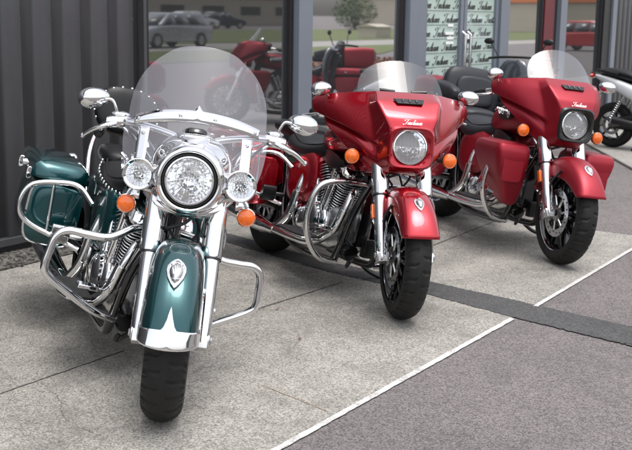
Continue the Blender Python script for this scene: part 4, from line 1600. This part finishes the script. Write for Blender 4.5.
    if B:
        for s in (-1, 1):
            L = MB(); L.box((.548, s * .085, 1.142), (.010, .085, .014), R3('Y', -.75) @ R3('Z', -s * .1))
            L.build('screen_clip', M['black'], ws, S, bevel=.003)


BIKES = [('tourer', (2.938, 2.648), 233.0, 14.6, -17.0, 'dark teal motorcycle with tall clear windscreen and chrome nacelle, nearest the camera'),
         ('gloss', (4.70, 2.577), 237.8, 10.6, -16.5, 'glossy red faired motorcycle parked between the teal one and the matte red one'),
         ('matte', (6.395, 2.351), 232.3, 8.4, -4.5, 'matte red faired motorcycle with lower leg fairings and big grey backrest'),
         ('matte', (11.9, 1.4), 233.0, 8.0, -6.0, 'matte red motorcycle farther right, seen only mirrored in the first shop window')]
# given where each front wheel stands
for kd, (wx, wy), hd, ln, stt, lab in BIKES:
    h_ = rad(hd)
    motorcycle(kd, (wx - .86 * math.cos(h_), wy - .86 * math.sin(h_), .006), h_, rad(ln), rad(stt), lab)

# ------------------------------------------------------------------ white scooter by the ribbed wall
def scooter(loc, hd, label, shell):
    root = thing('motor_scooter', label, 'scooter', loc, (0, 0, hd))
    for x in (-.70, .72):
        wo_ = MB()
        o = Vector((x, 0, .265))
        wo_.lathe([(.17, -.05), (.165, -.03), (.165, .03), (.17, .05), (.155, .045), (.155, -.045), (.17, -.05)], o, (0, 1, 0), 40)
        wo_.lathe([(0.001, -.05), (.05, -.05), (.05, .05), (.001, .05)], o, (0, 1, 0), 24)
        for i in range(5):
            a = 2 * PI * i / 5
            wo_.tube([o + Vector((.04 * math.cos(a), 0, .04 * math.sin(a))), o + Vector((.16 * math.cos(a + .1), 0, .16 * math.sin(a + .1)))], [.018, .012], 8)
        w = wo_.build('wheel', M['gloss_black'], root)
        tyre_mb(o, .06, .168, .265).build('tyre', M['tyre'], w, angle=60)
        L = MB(); L.lathe([(.075, -.066), (.11, -.066), (.11, -.06), (.075, -.06), (.075, -.066)], o, (0, 1, 0), 40)
        for i in range(5):
            a = 2 * PI * i / 5
            L.tube([o + Vector((.03 * math.cos(a), -.063, .03 * math.sin(a))), o + Vector((.08 * math.cos(a), -.063, .08 * math.sin(a)))], .006, 6)
        L.build('brake_disc', M['steel'], w)
    L = MB()
    L.loft([ring((x, 0, z), (0, 1, 0), (0, 0, 1), w, h, 3, 28) for x, w, h, z in ((-.72, .08, .05, .28), (-.5, .12, .10, .31), (-.2, .15, .14, .34), (.1, .16, .12, .32), (.3, .12, .08, .30))])
    L.build('engine', M['black'], root)
    for s in (-1, 1):
        L = MB(); L.tube([(-.25, s * .11, .34), (-.70, s * .11, .27)], [.035, .025], 12); L.build('swingarm', M['dark_steel'], root)
        L = MB(); L.tube([(-.70, s * .125, .30), (-.62, s * .13, .45), (-.52, s * .13, .66)], .014, 10); 
        for i in range(9):
            p = Vector((-.68 + .012 * i, s * .128, .36 + .024 * i)); L.lathe([(.024, -.004), (.028, 0), (.024, .004)], p, (.35, 0, .9), 14)
        L.build('shock_absorber', M['steel'], root)
    L = MB(); L.tube([(-.30, -.17, .30), (-.42, -.19, .31), (-.62, -.20, .34)], [.03, .042, .046], 20, 3); L.build('muffler', M['black'], root)
    # white tail panels: narrow high tail sweeping forward and down
    for s in (-1, 1):
        L = MB()
        prof = [(-.98, .83, .03, .02), (-.80, .79, .09, .05), (-.55, .70, .135, .09), (-.25, .585, .165, .12), (.05, .46, .17, .12), (.25, .36, .16, .07)]
        L.loft([ring((x, s * (w * .82), z), (0, 1, 0), (-.3, 0, 1), w * .45 + .015, h, 3, 20) for x, z, w, h in prof])
        L.build('side_panel', shell, root, sub=1)
    L = MB(); L.loft([ring((x, 0, z), (0, 1, 0), (0, 0, 1), w, h, 3, 24) for x, z, w, h in ((-1.02, .86, .02, .015), (-.85, .80, .07, .05), (-.5, .68, .11, .10), (-.1, .56, .14, .14), (.2, .42, .14, .12))]); L.build('under_body', M['black'], root)
    L = MB(); L.loft([ring((x, 0, z), (0, 1, 0), (0, 0, 1), w, h, 3, 28) for x, z, w, h in ((-.90, .885, .06, .02), (-.82, .895, .12, .04), (-.60, .86, .15, .05), (-.45, .84, .16, .05), (-.38, .79, .17, .045), (-.10, .755, .17, .05), (.12, .75, .11, .04), (.16, .75, .05, .02))]); L.build('seat', M['leather'], root, sub=1)
    L = MB(); L.tube([(-.95, -.07, .875), (-.86, -.13, .90), (-.60, -.17, .865)], .012, 10, 4); L.tube([(-.95, .07, .875), (-.86, .13, .90), (-.60, .17, .865)], .012, 10, 4); L.build('grab_rail', M['black'], root)
    L = MB(); L.ell((-1.0, 0, .825), (.03, .08, .03)); L.build('tail_light', M['red_lens'], root)
    L = MB(); L.loft([ring((-1.02 - (z - .6) * -.25, 0, z), (0, 1, 0), (1, 0, 0), .08, .008, 4, 16) for z in (.48, .70)]); L.build('rear_mudflap', M['black'], root)
    L = MB(); L.box((.40, 0, .28), (.42, .34, .08)); L.build('footboard', M['black'], root, bevel=.03)
    L = MB(); L.loft([ring((x, 0, z), (0, 1, 0), (.6, 0, .5), w, .07, 3, 28) for x, z, w in ((.50, .32, .17), (.58, .55, .22), (.62, .78, .22), (.58, .98, .17), (.54, 1.05, .10))]); L.build('front_fairing', M['carblack'], root, sub=1)
    L = MB(); L.tube([(.72, 0, .30), (.60, 0, .62), (.50, 0, .98)], .04, 14); L.build('fork', M['black'], root)
    L = MB(); L.tube([(.36, -.36, 1.06), (.46, -.15, 1.08), (.46, .15, 1.08), (.36, .36, 1.06)], .014, 12, 4); L.build('handlebar', M['black'], root)
    for s in (-1, 1):
        L = MB(); L.tube([(.46, s * .22, 1.08), (.48, s * .30, 1.22)], .006, 8); L.ell((.47, s * .33, 1.25), (.015, .06, .035), None, 16, 8); L.build('mirror', M['black'], root)
    fm = fender_mb((.72, 0, .265), [(0, 0), (.05, .01), (.075, .05)], .30, rad(20), rad(150)); fm.build('front_fender', shell, root, solid=.004)
    for s in (-1, 1):
        L = MB(); L.tube([(-.25, s * .10, .24), (-.32, s * .17, .03)], .016, 10); L.box((-.32, s * .175, .018), (.10, .06, .03))
        L.build('centre_stand', M['black'], root, bevel=.003)
    return root


scooter((12.6 + .7 * math.cos(rad(-98)), 4.05 + .7 * math.sin(rad(-98)), .03), rad(-98), 'white and black maxi scooter standing on the pavement at the right edge', M['white'])
scooter((11.75, 4.80, .004), rad(187), 'all black scooter standing between the matte red motorcycle and the shop window', M['carblack'])


# ------------------------------------------------------------------ the car park, road and buildings the shop windows reflect
def car(loc, hd, mat, estate, label, L_=4.5):
    root = thing('parked_car', label, 'car', loc, (0, 0, hd), 'parked cars across the car park')
    def prof(y):
        return None
    hl = L_ / 2
    W = .86
    low = [(-hl, .45), (-hl - .03, .62), (-hl + .02, .85), (-hl + .10, .92), (.5, .95), (hl - 1.1, .93), (hl - .25, .80), (hl + .03, .62), (hl, .40), (hl - .15, .25), (-hl + .15, .25)]
    L = MB()
    secs = []
    for y, k, dz in ((-W, .965, .03), (-W * .96, .99, .01), (-W * .6, 1, 0), (W * .6, 1, 0), (W * .96, .99, .01), (W, .965, .03)):
        secs.append([Vector((x * k, y, z - dz * (z > .6) + dz * (z < .4))) for x, z in low])
    L.loft(secs)
    root_b = L.build('body', mat, root, bevel=.03)
    if estate: cab = [(-hl + .10, .92), (-hl + .42, 1.38), (-hl + .7, 1.44), (.15, 1.45), (.45, 1.40), (1.15, .95)]
    else: cab = [(-hl + .15, .92), (-hl + .55, 1.42), (-hl + .9, 1.50), (.05, 1.52), (.35, 1.46), (1.15, .95)]
    L = MB()
    L.loft([[Vector((x, y * (1 - .22 * (z > 1.2)), z)) for x, z in cab] for y in (-.78, .78)])
    L.build('roof', mat, root, bevel=.05)
    def inset(f, dz): return None
    zt, zb = cab[2][1] - .10, .96
    xs0, xs1 = cab[0][0] + .18, cab[-1][0] - .22
    for s in (-1, 1):
        for xa, xb, xat, xbt in ((xs0 + .1, -.75, xs0 + .42, -.72), (-.68, .12, -.66, .10), (.18, xs1, .16, .42)):
            L = MB()
            L.add([(xa, s * .80, zb), (xb, s * .80, zb), (xbt, s * .655, zt), (xat, s * .655, zt)], [(0, 1, 2, 3)])
            L.build('side_window', M['car_glass'], root, solid=.012, off=0)
    L = MB(); L.add([(1.14, -.68, .97), (1.14, .68, .97), (.46, .54, 1.39), (.46, -.54, 1.39)], [(0, 1, 2, 3)]); L.build('windscreen', M['car_glass'], root, solid=.03, off=0)
    L = MB(); L.add([(cab[0][0] - .0, -.66, .97), (cab[0][0] - .0, .66, .97), (cab[1][0] - .01, .54, 1.36), (cab[1][0] - .01, -.54, 1.36)], [(0, 1, 2, 3)]); L.build('rear_window', M['car_glass'], root, solid=.03, off=0)
    for x in (-hl + .85, hl - .85):
        for s in (-1, 1):
            L = MB(); L.lathe([(.20, -.09), (.31, -.09), (.32, -.05), (.32, .05), (.31, .09), (.20, .09)], (x, s * .80, .32), (0, 1, 0), 28)
            w = L.build('wheel', M['rubber'], root)
            L = MB(); L.lathe([(.001, .07), (.08, .075), (.2, .07), (.21, .06)], (x, s * .81, .32), (0, s, 0), 20); L.build('hubcap', M['steel'], w)
    for s in (-1, 1):
        L = MB(); L.box((-hl - .0, s * .70, .80), (.10, .22, .16)); L.build('tail_light', M['red_lens'], root, bevel=.02)
        L = MB(); L.box((hl - .1, s * .62, .66), (.2, .34, .13)); L.build('headlight', M['lens'], root, bevel=.02)
    return root


def mirrored(X, Yv):
    return X, 2 * FY - Yv


car((35.2, -20.0, 0), rad(180), M['silver'], True, 'silver estate car parked across the car park behind the camera')
car((41.3, -9.0, 0), rad(125), M['white'], False, 'white hatchback parked sideways on the far side of the car park', 3.9)
car((54, -8, 0), rad(100), M['carred'], False, 'red small car parked beyond the white hatchback')
car((60, -50.5, 0), rad(15), M['carblack'], True, 'dark estate car parked beyond the road lawn')
car((66.5, -51.5, 0), rad(190), M['silver'], False, 'silver hatchback parked beyond the lawn next to the dark estate')
car((74, -50.5, 0), rad(12), M['white'], False, 'white car parked beyond the lawn near the orange topped building')
car((80, -52, 0), rad(10), M['carblack'], False, 'dark hatchback parked at the end of the far row')
sheet('lawn', [(-60, -10.6), (37, -10.6), (52, -16.8), (-60, -16.8)], .02, M['grass'])
sheet('road', [(-60, -17.0), (300, -17.0), (300, -22.5), (-60, -22.5)], .012, M['pavement'])
sheet('far_lawn', [(-60, -22.8), (140, -22.8), (140, -46), (-60, -46)], .02, M['grass'])


def building(x, y, w, d, h, label, wallm, fasc=None):
    t = thing('building', label, 'building', (x, y, 0))
    L = MB(); L.box((0, 0, h / 2), (w, d, h)); b = L.build('wall', M[wallm], t, bevel=.05)
    L = MB(); L.box((0, 0, h + .25), (w + .4, d + .4, .5)); L.build('fascia', M[fasc or wallm], t, bevel=.03)
    n_ = max(2, int(w / 6))
    for i in range(n_):
        f = MB(); f.box((-w / 2 + (i + .5) * w / n_, d / 2 + .01, h * .55), (w / n_ * .55, .08, h * .32)); f.build('window', M['car_glass'], t, bevel=.01)
    return t


building(95, -75, 34, 20, 3.0, 'long beige building with an orange fascia beyond the far lawn', 'beige', 'orange')
building(50, -78, 30, 18, 4.5, 'low grey industrial building beyond the far lawn', 'greywall')
building(150, -42, 24, 60, 3.8, 'beige hall with an orange fascia at the end of the car park', 'beige', 'orange')
building(14, -70, 26, 18, 5, 'grey clad shed far behind the camera', 'greywall')
t = thing('kiosk', 'small pale utility cabinet with a ridged lid on the lawn by the road', 'cabinet', (62.3, -25.6, 0))
L = MB(); L.box((0, 0, .36), (1.9, 1.4, .72)); L.build('cabinet_body', M['beige'], t, bevel=.03)
L = MB(); L.prism([(-1.05, -.8, .72), (-1.05, .8, .72), (-1.05, 0, .90)], (2.1, 0, 0)); L.build('lid', M['beige'], t)


def bush(x, y, r, h, label, mat='leaf', n_=1500, s=.14):
    t = thing('bush', label, 'bush', (x, y, 0))
    L = MB(); leaf_cloud(L, (0, 0, h * .52), (r, r, h * .52), n_, s); L.build('foliage', M[mat], t, weld=False)
    L = MB()
    for i in range(5): L.tube([(0, 0, 0), (.3 * r * math.cos(i * 1.3), .3 * r * math.sin(i * 1.3), h * .6)], [.06, .02], 6)
    L.build('stem', M['bark'], t)


def tree(x, y, h, label):
    t = thing('tree', label, 'tree', (x, y, 0))
    L = MB(); L.tube([(0, 0, 0), (.1, 0, h * .3), (0, .1, h * .6), (.1, 0, h * .85)], [.22, .17, .10, .03], 10, 3)
    for i in range(7):
        a = i * 2.4; z = h * (.35 + .06 * i)
        L.tube([(0, 0, z), (math.cos(a) * h * .14, math.sin(a) * h * .14, z + h * .12), (math.cos(a) * h * .24, math.sin(a) * h * .24, z + h * .2)], [.08, .05, .02], 6, 2)
    L.build('trunk', M['bark'], t)
    L = MB()
    for i in range(9):
        a = i * 2.4; z = h * (.48 + .05 * i)
        leaf_cloud(L, (math.cos(a) * h * .18, math.sin(a) * h * .18, z), (h * .16, h * .16, h * .11), 260, .18)
    L.build('crown', M['leaf'], t, weld=False)


bush(91, -44.5, 2.2, 3.2, 'round dark clipped bush at the edge of the far lawn')
bush(47, -46, 2.6, 2.6, 'broad low bush between the grey building and the lawn')
bush(36, -45, 2.4, 2.8, 'bushy shrub left of the far parked cars')
tree(40, -60, 9, 'leafy tree standing in front of the grey industrial building')
tree(70, -64, 10, 'tall tree between the grey and the beige buildings')
tree(24, -30, 8, 'lone leafy tree on the far lawn')

for x, y, q, lab in ((18.5, -1.3, .58, 'low orange brown shrub nearest the shop windows'), (19.5, -1.1, .66, 'middle one of the low orange brown shrubs'), (20.6, -1.0, .6, 'orange brown shrub farthest along the bed')):
    bush(x, y, .75, q, lab, 'rust_leaf', 1300, .05)
